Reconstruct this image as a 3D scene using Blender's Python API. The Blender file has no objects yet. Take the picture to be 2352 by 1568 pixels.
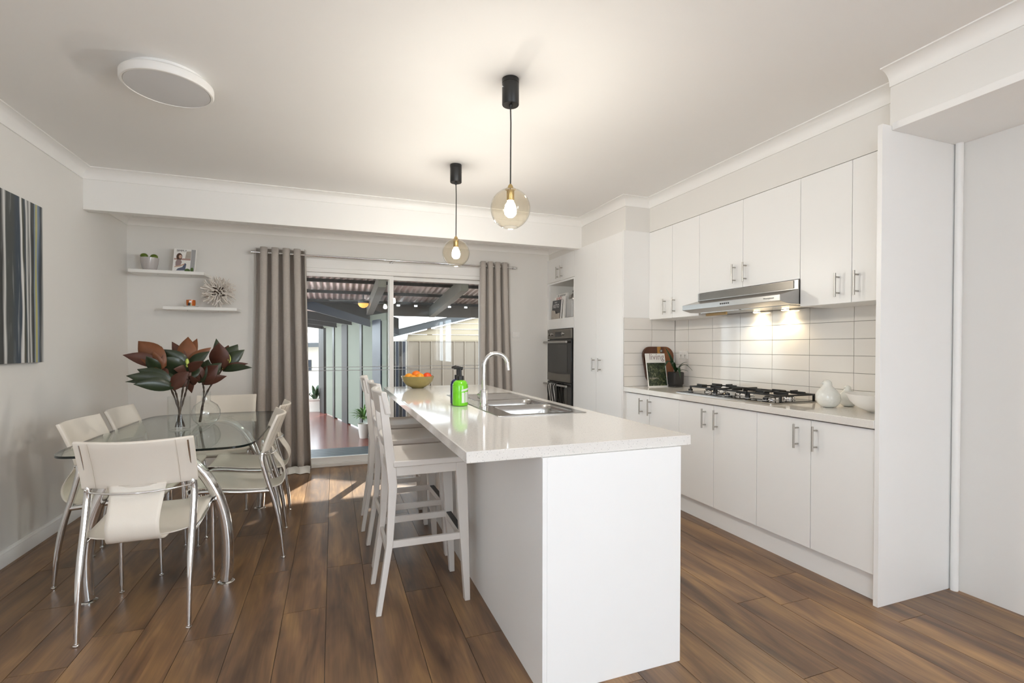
import bpy, bmesh, math, random
from mathutils import Vector, Matrix
random.seed(7)
S = bpy.context.scene
C = S.collection
PI = math.pi
sin, cos = math.sin, math.cos

# ------------------------------------------------------------------ camera
F_PX, YAW, PITCH, ROLL, CY = 1116.274, 0.353, -0.0128, 0.0009, 811.885
cam = bpy.data.cameras.new('camera')
cam_o = bpy.data.objects.new('camera', cam)
C.objects.link(cam_o)
cam.sensor_fit = 'HORIZONTAL'
cam.sensor_width = 36.0
cam.lens = 36.0 * F_PX / 2352.0
cam.shift_y = (CY - 784.0) / 2352.0
cam.clip_start = 0.05
_f = Vector((sin(YAW) * cos(PITCH), cos(YAW) * cos(PITCH), sin(PITCH)))
_r = Vector((cos(YAW), -sin(YAW), 0))
_u = _r.cross(_f)
_r2 = _r * cos(ROLL) + _u * sin(ROLL)
_u2 = -_r * sin(ROLL) + _u * cos(ROLL)
cam_o.matrix_world = Matrix(((_r2.x, _u2.x, -_f.x, 0), (_r2.y, _u2.y, -_f.y, 0), (_r2.z, _u2.z, -_f.z, 1.26), (0, 0, 0, 1)))
S.camera = cam_o

# ------------------------------------------------------------------ world, sun, added fill lights, exposure
world = bpy.data.worlds.new('world')
S.world = world
world.use_nodes = True
bg = world.node_tree.nodes['Background']
bg.inputs['Color'].default_value = (0.82, 0.91, 1.0, 1)
bg.inputs['Strength'].default_value = 5.6


def light(name, kind, loc, energy, color, rot=(0, 0, 0), **kw):
    d = bpy.data.lights.new(name, kind)
    d.energy = energy
    d.color = color
    for k, v in kw.items():
        setattr(d, k, v)
    o = bpy.data.objects.new(name, d)
    o.location = loc
    o.rotation_euler = rot
    C.objects.link(o)
    return o


_az, _el = math.radians(25), math.radians(24.5)
_sd = Vector((-sin(_az) * cos(_el), -cos(_az) * cos(_el), -sin(_el)))
light('sun', 'SUN', (6, 14, 8), 15.0, (1.0, 0.95, 0.87), _sd.to_track_quat('-Z', 'Y').to_euler(), angle=0.0093)
# fill lights at added side windows behind the camera, evening out the room
light('right_window_fill', 'AREA', (3.23, -3.2, 1.45), 145, (0.78, 0.89, 1.0), (0, math.radians(90), 0), shape='RECTANGLE', size=1.3, size_y=2.4)
light('left_window_fill', 'AREA', (-1.97, -2.0, 1.45), 25, (0.78, 0.89, 1.0), (0, math.radians(-90), 0), shape='RECTANGLE', size=1.3, size_y=2.6)
# added upward fill well behind the viewpoint, standing in for a bounced strobe
light('bounce_fill', 'AREA', (0.2, -3.3, 1.5), 40, (0.80, 0.90, 1.0), (math.radians(180), 0, 0), shape='DISK', size=1.8)
S.view_settings.view_transform = 'Standard'
S.view_settings.look = 'None'
S.view_settings.exposure = 0.27
S.view_settings.gamma = 1.0
S.view_settings.use_curve_mapping = False
S.cycles.use_denoising = True
S.cycles.max_bounces = 10
S.cycles.diffuse_bounces = 8
S.cycles.transparent_max_bounces = 16
S.cycles.caustics_reflective = False
S.cycles.caustics_refractive = False
S.cycles.sample_clamp_indirect = 4.0

# ------------------------------------------------------------------ materials
M = {}


def new_mat(name):
    m = bpy.data.materials.new(name)
    m.use_nodes = True
    M[name] = m
    nt = m.node_tree
    return m, nt, nt.nodes['Principled BSDF'], nt.nodes, nt.links


def mat(name, col, rough=0.5, metal=0.0, var=0.04, scale=6.0, spec=0.5, bump=0.0, bscale=200.0, coat=0.0, sheen=0.0, stretch=None, emit=None, estr=0.0):
    m, nt, b, N, L = new_mat(name)
    b.inputs['Roughness'].default_value = rough
    b.inputs['Metallic'].default_value = metal
    b.inputs['Specular IOR Level'].default_value = spec
    b.inputs['Coat Weight'].default_value = coat
    b.inputs['Sheen Weight'].default_value = sheen
    tc = N.new('ShaderNodeTexCoord')
    src = tc.outputs['Object']
    if stretch:
        mp = N.new('ShaderNodeMapping')
        mp.inputs['Scale'].default_value = stretch
        L.new(src, mp.inputs['Vector'])
        src = mp.outputs['Vector']
    n = N.new('ShaderNodeTexNoise')
    n.inputs['Scale'].default_value = scale
    n.inputs['Detail'].default_value = 3
    L.new(src, n.inputs['Vector'])
    mx = N.new('ShaderNodeMix')
    mx.data_type = 'RGBA'
    mx.inputs['A'].default_value = tuple(c * (1 - var) for c in col) + (1,)
    mx.inputs['B'].default_value = tuple(min(1, c * (1 + var)) for c in col) + (1,)
    L.new(n.outputs['Fac'], mx.inputs['Factor'])
    L.new(mx.outputs['Result'], b.inputs['Base Color'])
    if bump:
        n2 = N.new('ShaderNodeTexNoise')
        n2.inputs['Scale'].default_value = bscale
        L.new(src, n2.inputs['Vector'])
        bp = N.new('ShaderNodeBump')
        bp.inputs['Strength'].default_value = bump
        bp.inputs['Distance'].default_value = 0.002
        L.new(n2.outputs['Fac'], bp.inputs['Height'])
        L.new(bp.outputs['Normal'], b.inputs['Normal'])
    if emit:
        b.inputs['Emission Color'].default_value = emit + (1,)
        b.inputs['Emission Strength'].default_value = estr
    return m


def glass(name, tint=(0.97, 0.98, 0.97), ior=1.45, rough=0.0):
    m, nt, b, N, L = new_mat(name)
    N.remove(b)
    t = N.new('ShaderNodeBsdfTransparent')
    t.inputs['Color'].default_value = tint + (1,)
    g = N.new('ShaderNodeBsdfGlossy')
    g.inputs['Roughness'].default_value = rough
    # Schlick reflectance from the viewing angle, the same from both sides of the pane
    lw = N.new('ShaderNodeLayerWeight')
    lw.inputs['Blend'].default_value = 0.5
    pw = N.new('ShaderNodeMath')
    pw.operation = 'POWER'
    pw.inputs[1].default_value = 5.0
    L.new(lw.outputs['Facing'], pw.inputs[0])
    f0 = ((ior - 1) / (ior + 1)) ** 2
    fr = N.new('ShaderNodeMath')
    fr.operation = 'MULTIPLY_ADD'
    fr.inputs[1].default_value = 1 - f0
    fr.inputs[2].default_value = f0
    L.new(pw.outputs['Value'], fr.inputs[0])
    mx = N.new('ShaderNodeMixShader')
    L.new(fr.outputs['Value'], mx.inputs['Fac'])
    L.new(t.outputs['BSDF'], mx.inputs[1])
    L.new(g.outputs['BSDF'], mx.inputs[2])
    L.new(mx.outputs['Shader'], N['Material Output'].inputs['Surface'])
    return m


mat('wall_paint', (0.79, 0.775, 0.748), 0.75, var=0.012, scale=3, bump=0.05, bscale=350)
mat('ceiling_paint', (0.87, 0.865, 0.855), 0.85, var=0.01, scale=2)
mat('trim_paint', (0.88, 0.875, 0.86), 0.45, var=0.01)
mat('cabinet_white', (0.87, 0.868, 0.86), 0.33, var=0.008, scale=3)
mat('cabinet_inside', (0.78, 0.77, 0.745), 0.45, var=0.01)
mat('gap_dark', (0.10, 0.095, 0.09), 0.8)
mat('tile', (0.80, 0.775, 0.74), 0.10, var=0.012, scale=4, spec=0.5)
mat('grout', (0.33, 0.31, 0.285), 0.9)
mat('stool_paint', (0.70, 0.665, 0.63), 0.30, var=0.015)
mat('chrome', (0.80, 0.80, 0.80), 0.07, 1.0, var=0.01)
mat('brushed_steel', (0.42, 0.41, 0.395), 0.27, 1.0, var=0.05, scale=30, stretch=(1, 0.05, 1))
mat('sink_steel', (0.50, 0.49, 0.475), 0.20, 1.0, var=0.03, scale=20)
mat('handle_steel', (0.46, 0.44, 0.41), 0.32, 1.0, var=0.03)
mat('leather', (0.80, 0.745, 0.665), 0.42, var=0.025, scale=9, bump=0.12, bscale=420)
mat('leather_edge', (0.83, 0.78, 0.69), 0.5, var=0.02)
mat('stitch', (0.50, 0.43, 0.35), 0.8)
mat('curtain', (0.47, 0.43, 0.395), 0.92, var=0.10, scale=70, bump=0.35, bscale=500, sheen=0.3)
mat('lining', (0.84, 0.83, 0.80), 0.9, var=0.03)
mat('black_metal', (0.012, 0.012, 0.012), 0.38, var=0.1)
mat('black_gloss', (0.010, 0.010, 0.011), 0.06, var=0.1)
mat('cast_iron', (0.012, 0.012, 0.012), 0.5, var=0.2, scale=60)
mat('oven_steel', (0.20, 0.185, 0.165), 0.30, 1.0, var=0.04)
mat('oven_glass', (0.035, 0.034, 0.032), 0.05, var=0.2)
mat('brass', (0.45, 0.33, 0.15), 0.25, 1.0, var=0.05)
mat('white_plastic', (0.84, 0.83, 0.81), 0.35, var=0.01)
mat('diffuser', (0.66, 0.66, 0.67), 0.55, var=0.01)
mat('white_ceramic', (0.86, 0.85, 0.82), 0.10, var=0.02)
mat('bird_ceramic', (0.74, 0.745, 0.71), 0.16, var=0.06, scale=40, bump=0.6, bscale=70)
mat('grey_ceramic', (0.50, 0.475, 0.47), 0.16, var=0.03)
mat('lime', (0.10, 0.16, 0.012), 0.35, var=0.3, scale=30, bump=0.2, bscale=200)
mat('coral', (0.80, 0.755, 0.71), 0.8, var=0.12, scale=60)
mat('paper', (0.86, 0.85, 0.83), 0.6, var=0.02)
mat('ink_dark', (0.03, 0.03, 0.032), 0.5)
mat('ink_red', (0.50, 0.05, 0.03), 0.5)
mat('ink_white', (0.85, 0.85, 0.84), 0.5)
mat('ink_grey', (0.38, 0.38, 0.39), 0.5)
mat('cover_charcoal', (0.045, 0.046, 0.05), 0.3)
mat('cover_rose', (0.42, 0.28, 0.25), 0.4)
mat('skin_print', (0.55, 0.36, 0.28), 0.5)
mat('hair_print', (0.07, 0.03, 0.018), 0.5)
mat('mauve_print', (0.32, 0.24, 0.24), 0.5)
mat('denim_print', (0.10, 0.12, 0.19), 0.5)
mat('green_print', (0.07, 0.13, 0.03), 0.5, var=0.5, scale=90)
mat('stone_print', (0.44, 0.40, 0.35), 0.5, var=0.2, scale=40)
mat('orange_cup', (0.55, 0.13, 0.015), 0.15, var=0.1)
mat('soap_green', (0.17, 0.62, 0.012), 0.16, var=0.06, scale=10, coat=0.3)
mat('soap_blue', (0.018, 0.014, 0.09), 0.16)
mat('label_white', (0.80, 0.84, 0.74), 0.4)
mat('bowl_olive', (0.33, 0.27, 0.10), 0.18, var=0.10, scale=25)
mat('orange_a', (0.86, 0.33, 0.015), 0.38, var=0.08, bump=0.3, bscale=260)
mat('orange_b', (0.85, 0.20, 0.012), 0.38, var=0.08, bump=0.3, bscale=260)
mat('orange_c', (0.80, 0.08, 0.012), 0.35, var=0.08, bump=0.3, bscale=260)
mat('pot_black', (0.022, 0.021, 0.021), 0.5, var=0.1)
mat('soil', (0.05, 0.035, 0.02), 0.95, var=0.4, scale=80)
mat('leaf_dark', (0.012, 0.045, 0.014), 0.35, var=0.35, scale=20)
mat('leaf_magnolia', (0.024, 0.036, 0.015), 0.30, var=0.45, scale=14)
mat('leaf_rust', (0.085, 0.028, 0.016), 0.45, var=0.35, scale=18)
mat('leaf_gold', (0.17, 0.058, 0.020), 0.45, var=0.45, scale=16)
mat('bud', (0.42, 0.50, 0.10), 0.4, var=0.2, scale=30)
mat('twig', (0.045, 0.028, 0.018), 0.75, var=0.4, scale=60, bump=0.6, bscale=120)
mat('green_stem', (0.10, 0.13, 0.04), 0.5, var=0.2)
mat('jar_grey', (0.42, 0.42, 0.42), 0.25, var=0.05, scale=20)
mat('towel_dark', (0.035, 0.035, 0.038), 0.9)
mat('towel_white', (0.74, 0.74, 0.73), 0.9)
mat('bamboo', (0.62, 0.42, 0.18), 0.55, var=0.15, scale=25, stretch=(1, 0.1, 1))
mat('bulb', (1, 0.9, 0.7), 0.3, emit=(1.0, 0.975, 0.94), estr=420.0)
mat('hood_lamp', (1, 0.9, 0.7), 0.3, emit=(1.0, 0.80, 0.50), estr=40.0)
mat('fan_lamp', (0.7, 0.35, 0.08), 0.3, emit=(1.0, 0.45, 0.10), estr=1.1)
# outdoors
mat('deck_red', (0.20, 0.062, 0.048), 0.20, var=0.18, scale=3)
mat('step_grey', (0.055, 0.068, 0.08), 0.40, var=0.2, scale=12, stretch=(0.3, 4, 1))
mat('dark_timber', (0.024, 0.021, 0.019), 0.55, var=0.25, scale=9, stretch=(1, 1, 0.3))
mat('navy_post', (0.030, 0.038, 0.060), 0.35, var=0.2)
mat('rafter_grey', (0.22, 0.215, 0.19), 0.5, var=0.1)
mat('brown_fascia', (0.085, 0.068, 0.055), 0.55, var=0.2)
mat('roof_iron', (0.70, 0.61, 0.57), 0.35, 0.2, var=0.15, scale=5)
mat('screen_panel', (0.19, 0.215, 0.175), 0.6, var=0.05, scale=1.5, spec=0.2)
mat('shed_cream', (0.42, 0.345, 0.24), 0.6, var=0.05, scale=4)
mat('shed_sheet', (0.30, 0.245, 0.185), 0.45, var=0.04)
mat('shed_fascia', (0.06, 0.065, 0.07), 0.4, var=0.1)
mat('shed_roof', (0.85, 0.85, 0.86), 0.4, var=0.05)
mat('ground', (0.46, 0.44, 0.41), 0.9, var=0.2)
mat('planter_white', (0.66, 0.62, 0.57), 0.6, var=0.05)
mat('leaf_bright', (0.09, 0.21, 0.03), 0.4, var=0.3, scale=20)
mat('foliage', (0.10, 0.14, 0.03), 0.6, var=0.4, scale=20)
mat('fan_grey', (0.12, 0.13, 0.13), 0.4, var=0.05)
mat('house_white', (0.50, 0.47, 0.42), 0.6, var=0.03)
mat('window_dark', (0.03, 0.035, 0.045), 0.1)
glass('pane_glass', (0.96, 0.975, 0.965), 1.28)
glass('table_glass', (0.90, 0.945, 0.925), 1.50)
glass('clear_glass', (0.985, 0.992, 0.99), 1.60)
glass('amber_glass', (0.985, 0.965, 0.92), 1.35)
mat('glass_edge', (0.004, 0.009, 0.008), 0.06, var=0.1)


def wood_floor():
    m, nt, b, N, L = new_mat('wood_plank')
    geo = N.new('ShaderNodeNewGeometry')
    oi = N.new('ShaderNodeObjectInfo')
    off = N.new('ShaderNodeVectorMath')
    off.operation = 'MULTIPLY'
    comb = N.new('ShaderNodeCombineXYZ')
    for k in 'XYZ':
        L.new(oi.outputs['Random'], comb.inputs[k])
    L.new(comb.outputs['Vector'], off.inputs[0])
    off.inputs[1].default_value = (31.7, 57.3, 11.0)
    add = N.new('ShaderNodeVectorMath')
    L.new(geo.outputs['Position'], add.inputs[0])
    L.new(off.outputs['Vector'], add.inputs[1])

    def noise(sc, scale, detail, rough=0.55, dist=0.0):
        mp = N.new('ShaderNodeMapping')
        mp.inputs['Scale'].default_value = sc
        L.new(add.outputs['Vector'], mp.inputs['Vector'])
        n = N.new('ShaderNodeTexNoise')
        n.inputs['Scale'].default_value = scale
        n.inputs['Detail'].default_value = detail
        n.inputs['Roughness'].default_value = rough
        n.inputs['Distortion'].default_value = dist
        L.new(mp.outputs['Vector'], n.inputs['Vector'])
        return n.outputs['Fac']
    broad = noise((1.0, 0.16, 1), 9, 3, 0.6, 0.6)
    grain = noise((1.0, 0.03, 1), 95, 4, 0.6)
    knots = noise((1.0, 0.30, 1), 4.2, 2)
    r1 = N.new('ShaderNodeValToRGB')
    e = r1.color_ramp.elements
    e[0].position = 0.30
    e[0].color = (0.090, 0.048, 0.027, 1)
    e[1].position = 0.72
    e[1].color = (0.36, 0.205, 0.085, 1)
    k = e.new(0.50)
    k.color = (0.200, 0.108, 0.052, 1)
    L.new(broad, r1.inputs['Fac'])
    # fine grain
    mg = N.new('ShaderNodeMapRange')
    mg.inputs['From Min'].default_value = 0.35
    mg.inputs['From Max'].default_value = 0.70
    mg.inputs['To Min'].default_value = 0.80
    mg.inputs['To Max'].default_value = 1.14
    L.new(grain, mg.inputs['Value'])
    mk = N.new('ShaderNodeMapRange')
    mk.inputs['From Min'].default_value = 0.66
    mk.inputs['From Max'].default_value = 0.78
    mk.inputs['To Min'].default_value = 1.0
    mk.inputs['To Max'].default_value = 0.55
    L.new(knots, mk.inputs['Value'])
    mr = N.new('ShaderNodeMapRange')
    mr.inputs['To Min'].default_value = 0.86
    mr.inputs['To Max'].default_value = 1.16
    L.new(oi.outputs['Random'], mr.inputs['Value'])
    m1 = N.new('ShaderNodeMath')
    m1.operation = 'MULTIPLY'
    L.new(mg.outputs['Result'], m1.inputs[0])
    L.new(mk.outputs['Result'], m1.inputs[1])
    m2 = N.new('ShaderNodeMath')
    m2.operation = 'MULTIPLY'
    L.new(m1.outputs['Value'], m2.inputs[0])
    L.new(mr.outputs['Result'], m2.inputs[1])
    vm = N.new('ShaderNodeVectorMath')
    vm.operation = 'SCALE'
    L.new(r1.outputs['Color'], vm.inputs[0])
    L.new(m2.outputs['Value'], vm.inputs['Scale'])
    L.new(vm.outputs['Vector'], b.inputs['Base Color'])
    rr = N.new('ShaderNodeMapRange')
    rr.inputs['To Min'].default_value = 0.30
    rr.inputs['To Max'].default_value = 0.46
    L.new(grain, rr.inputs['Value'])
    L.new(rr.outputs['Result'], b.inputs['Roughness'])
    b.inputs['Specular IOR Level'].default_value = 0.75
    bp = N.new('ShaderNodeBump')
    bp.inputs['Strength'].default_value = 0.12
    bp.inputs['Distance'].default_value = 0.001
    L.new(grain, bp.inputs['Height'])
    L.new(bp.outputs['Normal'], b.inputs['Normal'])


wood_floor()


def quartz():
    m, nt, b, N, L = new_mat('quartz')
    tc = N.new('ShaderNodeTexCoord')

    def specks(scale, thr, seedoff, keep):
        mp = N.new('ShaderNodeMapping')
        mp.inputs['Location'].default_value = (seedoff, seedoff * 2, 0)
        L.new(tc.outputs['Object'], mp.inputs['Vector'])
        v = N.new('ShaderNodeTexVoronoi')
        v.inputs['Scale'].default_value = scale
        L.new(mp.outputs['Vector'], v.inputs['Vector'])
        # only some cells carry a chip
        lt = N.new('ShaderNodeMath')
        lt.operation = 'LESS_THAN'
        lt.inputs[1].default_value = thr
        L.new(v.outputs['Distance'], lt.inputs[0])
        sep = N.new('ShaderNodeSeparateColor')
        L.new(v.outputs['Color'], sep.inputs['Color'])
        gt = N.new('ShaderNodeMath')
        gt.operation = 'GREATER_THAN'
        gt.inputs[1].default_value = keep
        L.new(sep.outputs['Red'], gt.inputs[0])
        mu = N.new('ShaderNodeMath')
        mu.operation = 'MULTIPLY'
        L.new(lt.outputs['Value'], mu.inputs[0])
        L.new(gt.outputs['Value'], mu.inputs[1])
        return mu.outputs['Value']
    base = N.new('ShaderNodeMix')
    base.data_type = 'RGBA'
    base.inputs['A'].default_value = (0.74, 0.715, 0.68, 1)
    base.inputs['B'].default_value = (0.42, 0.41, 0.40, 1)
    L.new(specks(200, 0.27, 0.0, 0.78), base.inputs['Factor'])
    m2 = N.new('ShaderNodeMix')
    m2.data_type = 'RGBA'
    L.new(base.outputs['Result'], m2.inputs['A'])
    m2.inputs['B'].default_value = (0.83, 0.81, 0.78, 1)
    L.new(specks(280, 0.30, 3.3, 0.6), m2.inputs['Factor'])
    L.new(m2.outputs['Result'], b.inputs['Base Color'])
    b.inputs['Roughness'].default_value = 0.07
    b.inputs['Specular IOR Level'].default_value = 0.55


quartz()


def board_wood():
    m, nt, b, N, L = new_mat('board_wood')
    tc = N.new('ShaderNodeTexCoord')
    sp = N.new('ShaderNodeSeparateXYZ')
    L.new(tc.outputs['Object'], sp.inputs['Vector'])
    n = N.new('ShaderNodeTexNoise')
    n.inputs['Scale'].default_value = 9
    mp = N.new('ShaderNodeMapping')
    mp.inputs['Scale'].default_value = (3, 1, 0.35)
    L.new(tc.outputs['Object'], mp.inputs['Vector'])
    L.new(mp.outputs['Vector'], n.inputs['Vector'])
    ma = N.new('ShaderNodeMath')
    ma.operation = 'MULTIPLY_ADD'
    ma.inputs[1].default_value = 0.06
    L.new(n.outputs['Fac'], ma.inputs[0])
    L.new(sp.outputs['X'], ma.inputs[2])
    mr = N.new('ShaderNodeMapRange')
    mr.inputs['From Min'].default_value = -0.17
    mr.inputs['From Max'].default_value = 0.23
    L.new(ma.outputs['Value'], mr.inputs['Value'])
    r = N.new('ShaderNodeValToRGB')
    r.color_ramp.interpolation = 'EASE'
    e = r.color_ramp.elements
    e[0].position = 0.0
    e[0].color = (0.045, 0.016, 0.008, 1)
    e[1].position = 1.0
    e[1].color = (0.09, 0.03, 0.012, 1)
    for p, c in ((0.30, (0.10, 0.035, 0.016, 1)), (0.44, (0.08, 0.028, 0.012, 1)), (0.47, (0.42, 0.20, 0.04, 1)), (0.53, (0.42, 0.20, 0.04, 1)), (0.56, (0.10, 0.032, 0.012, 1)), (0.72, (0.22, 0.075, 0.022, 1))):
        q = e.new(p)
        q.color = c
    L.new(mr.outputs['Result'], r.inputs['Fac'])
    L.new(r.outputs['Color'], b.inputs['Base Color'])
    b.inputs['Roughness'].default_value = 0.4


board_wood()


def painting_mat():
    m, nt, b, N, L = new_mat('painting_strokes')
    geo = N.new('ShaderNodeNewGeometry')
    sp = N.new('ShaderNodeSeparateXYZ')
    L.new(geo.outputs['Position'], sp.inputs['Vector'])
    mp = N.new('ShaderNodeMapping')
    mp.inputs['Scale'].default_value = (1, 1, 0.10)
    L.new(geo.outputs['Position'], mp.inputs['Vector'])
    n = N.new('ShaderNodeTexNoise')
    n.inputs['Scale'].default_value = 8
    n.inputs['Detail'].default_value = 3
    L.new(mp.outputs['Vector'], n.inputs['Vector'])
    ma = N.new('ShaderNodeMath')
    ma.operation = 'MULTIPLY_ADD'
    ma.inputs[1].default_value = 0.10
    L.new(n.outputs['Fac'], ma.inputs[0])
    L.new(sp.outputs['Y'], ma.inputs[2])
    mr = N.new('ShaderNodeMapRange')
    mr.inputs['From Min'].default_value = 3.05
    mr.inputs['From Max'].default_value = 4.06
    L.new(ma.outputs['Value'], mr.inputs['Value'])
    r = N.new('ShaderNodeValToRGB')
    e = r.color_ramp.elements
    W = (0.72, 0.72, 0.71, 1)
    G = (0.055, 0.062, 0.060, 1)
    K = (0.018, 0.020, 0.022, 1)
    BL = (0.030, 0.050, 0.075, 1)
    LB = (0.22, 0.29, 0.40, 1)
    OL = (0.060, 0.058, 0.030, 1)
    YE = (0.52, 0.46, 0.07, 1)
    seq = [(0.0, G), (0.1, W), (0.14, K), (0.22, BL), (0.28, W), (0.31, G), (0.40, OL), (0.46, LB), (0.50, W), (0.515, G), (0.56, K), (0.585, W), (0.60, G), (0.66, G), (0.70, BL), (0.735, BL), (0.745, W), (0.76, W), (0.765, OL), (0.79, BL), (0.80, W), (0.82, G), (0.83, W), (0.845, G), (0.87, K), (0.885, LB), (0.91, YE), (0.92, LB), (0.94, BL), (0.955, K), (0.975, W)]
    e[0].position, e[0].color = seq[0]
    e[1].position, e[1].color = seq[-1]
    for p, c in seq[1:-1]:
        q = e.new(p)
        q.color = c
    L.new(mr.outputs['Result'], r.inputs['Fac'])
    mp2 = N.new('ShaderNodeMapping')
    mp2.inputs['Scale'].default_value = (1, 1, 0.04)
    L.new(geo.outputs['Position'], mp2.inputs['Vector'])
    n2 = N.new('ShaderNodeTexNoise')
    n2.inputs['Scale'].default_value = 70
    n2.inputs['Detail'].default_value = 4
    L.new(mp2.outputs['Vector'], n2.inputs['Vector'])
    mr2 = N.new('ShaderNodeMapRange')
    mr2.inputs['From Min'].default_value = 0.58
    mr2.inputs['From Max'].default_value = 0.72
    mr2.inputs['To Max'].default_value = 0.5
    L.new(n2.outputs['Fac'], mr2.inputs['Value'])
    mx = N.new('ShaderNodeMix')
    mx.data_type = 'RGBA'
    L.new(mr2.outputs['Result'], mx.inputs['Factor'])
    L.new(r.outputs['Color'], mx.inputs['A'])
    mx.inputs['B'].default_value = (0.50, 0.52, 0.52, 1)
    L.new(mx.outputs['Result'], b.inputs['Base Color'])
    b.inputs['Roughness'].default_value = 0.45


painting_mat()


def foliage_print():
    m, nt, b, N, L = new_mat('foliage_print')
    tc = N.new('ShaderNodeTexCoord')
    v = N.new('ShaderNodeTexNoise')
    v.inputs['Scale'].default_value = 38
    v.inputs['Detail'].default_value = 5
    v.inputs['Distortion'].default_value = 1.5
    L.new(tc.outputs['Object'], v.inputs['Vector'])
    r = N.new('ShaderNodeValToRGB')
    e = r.color_ramp.elements
    e[0].position, e[0].color = 0.36, (0.008, 0.012, 0.008, 1)
    e[1].position, e[1].color = 0.74, (0.40, 0.44, 0.38, 1)
    q = e.new(0.52)
    q.color = (0.035, 0.055, 0.025, 1)
    q = e.new(0.62)
    q.color = (0.11, 0.11, 0.05, 1)
    L.new(v.outputs['Fac'], r.inputs['Fac'])
    L.new(r.outputs['Color'], b.inputs['Base Color'])
    b.inputs['Roughness'].default_value = 0.3


foliage_print()

# ------------------------------------------------------------------ mesh helpers
ORG = {}


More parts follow.
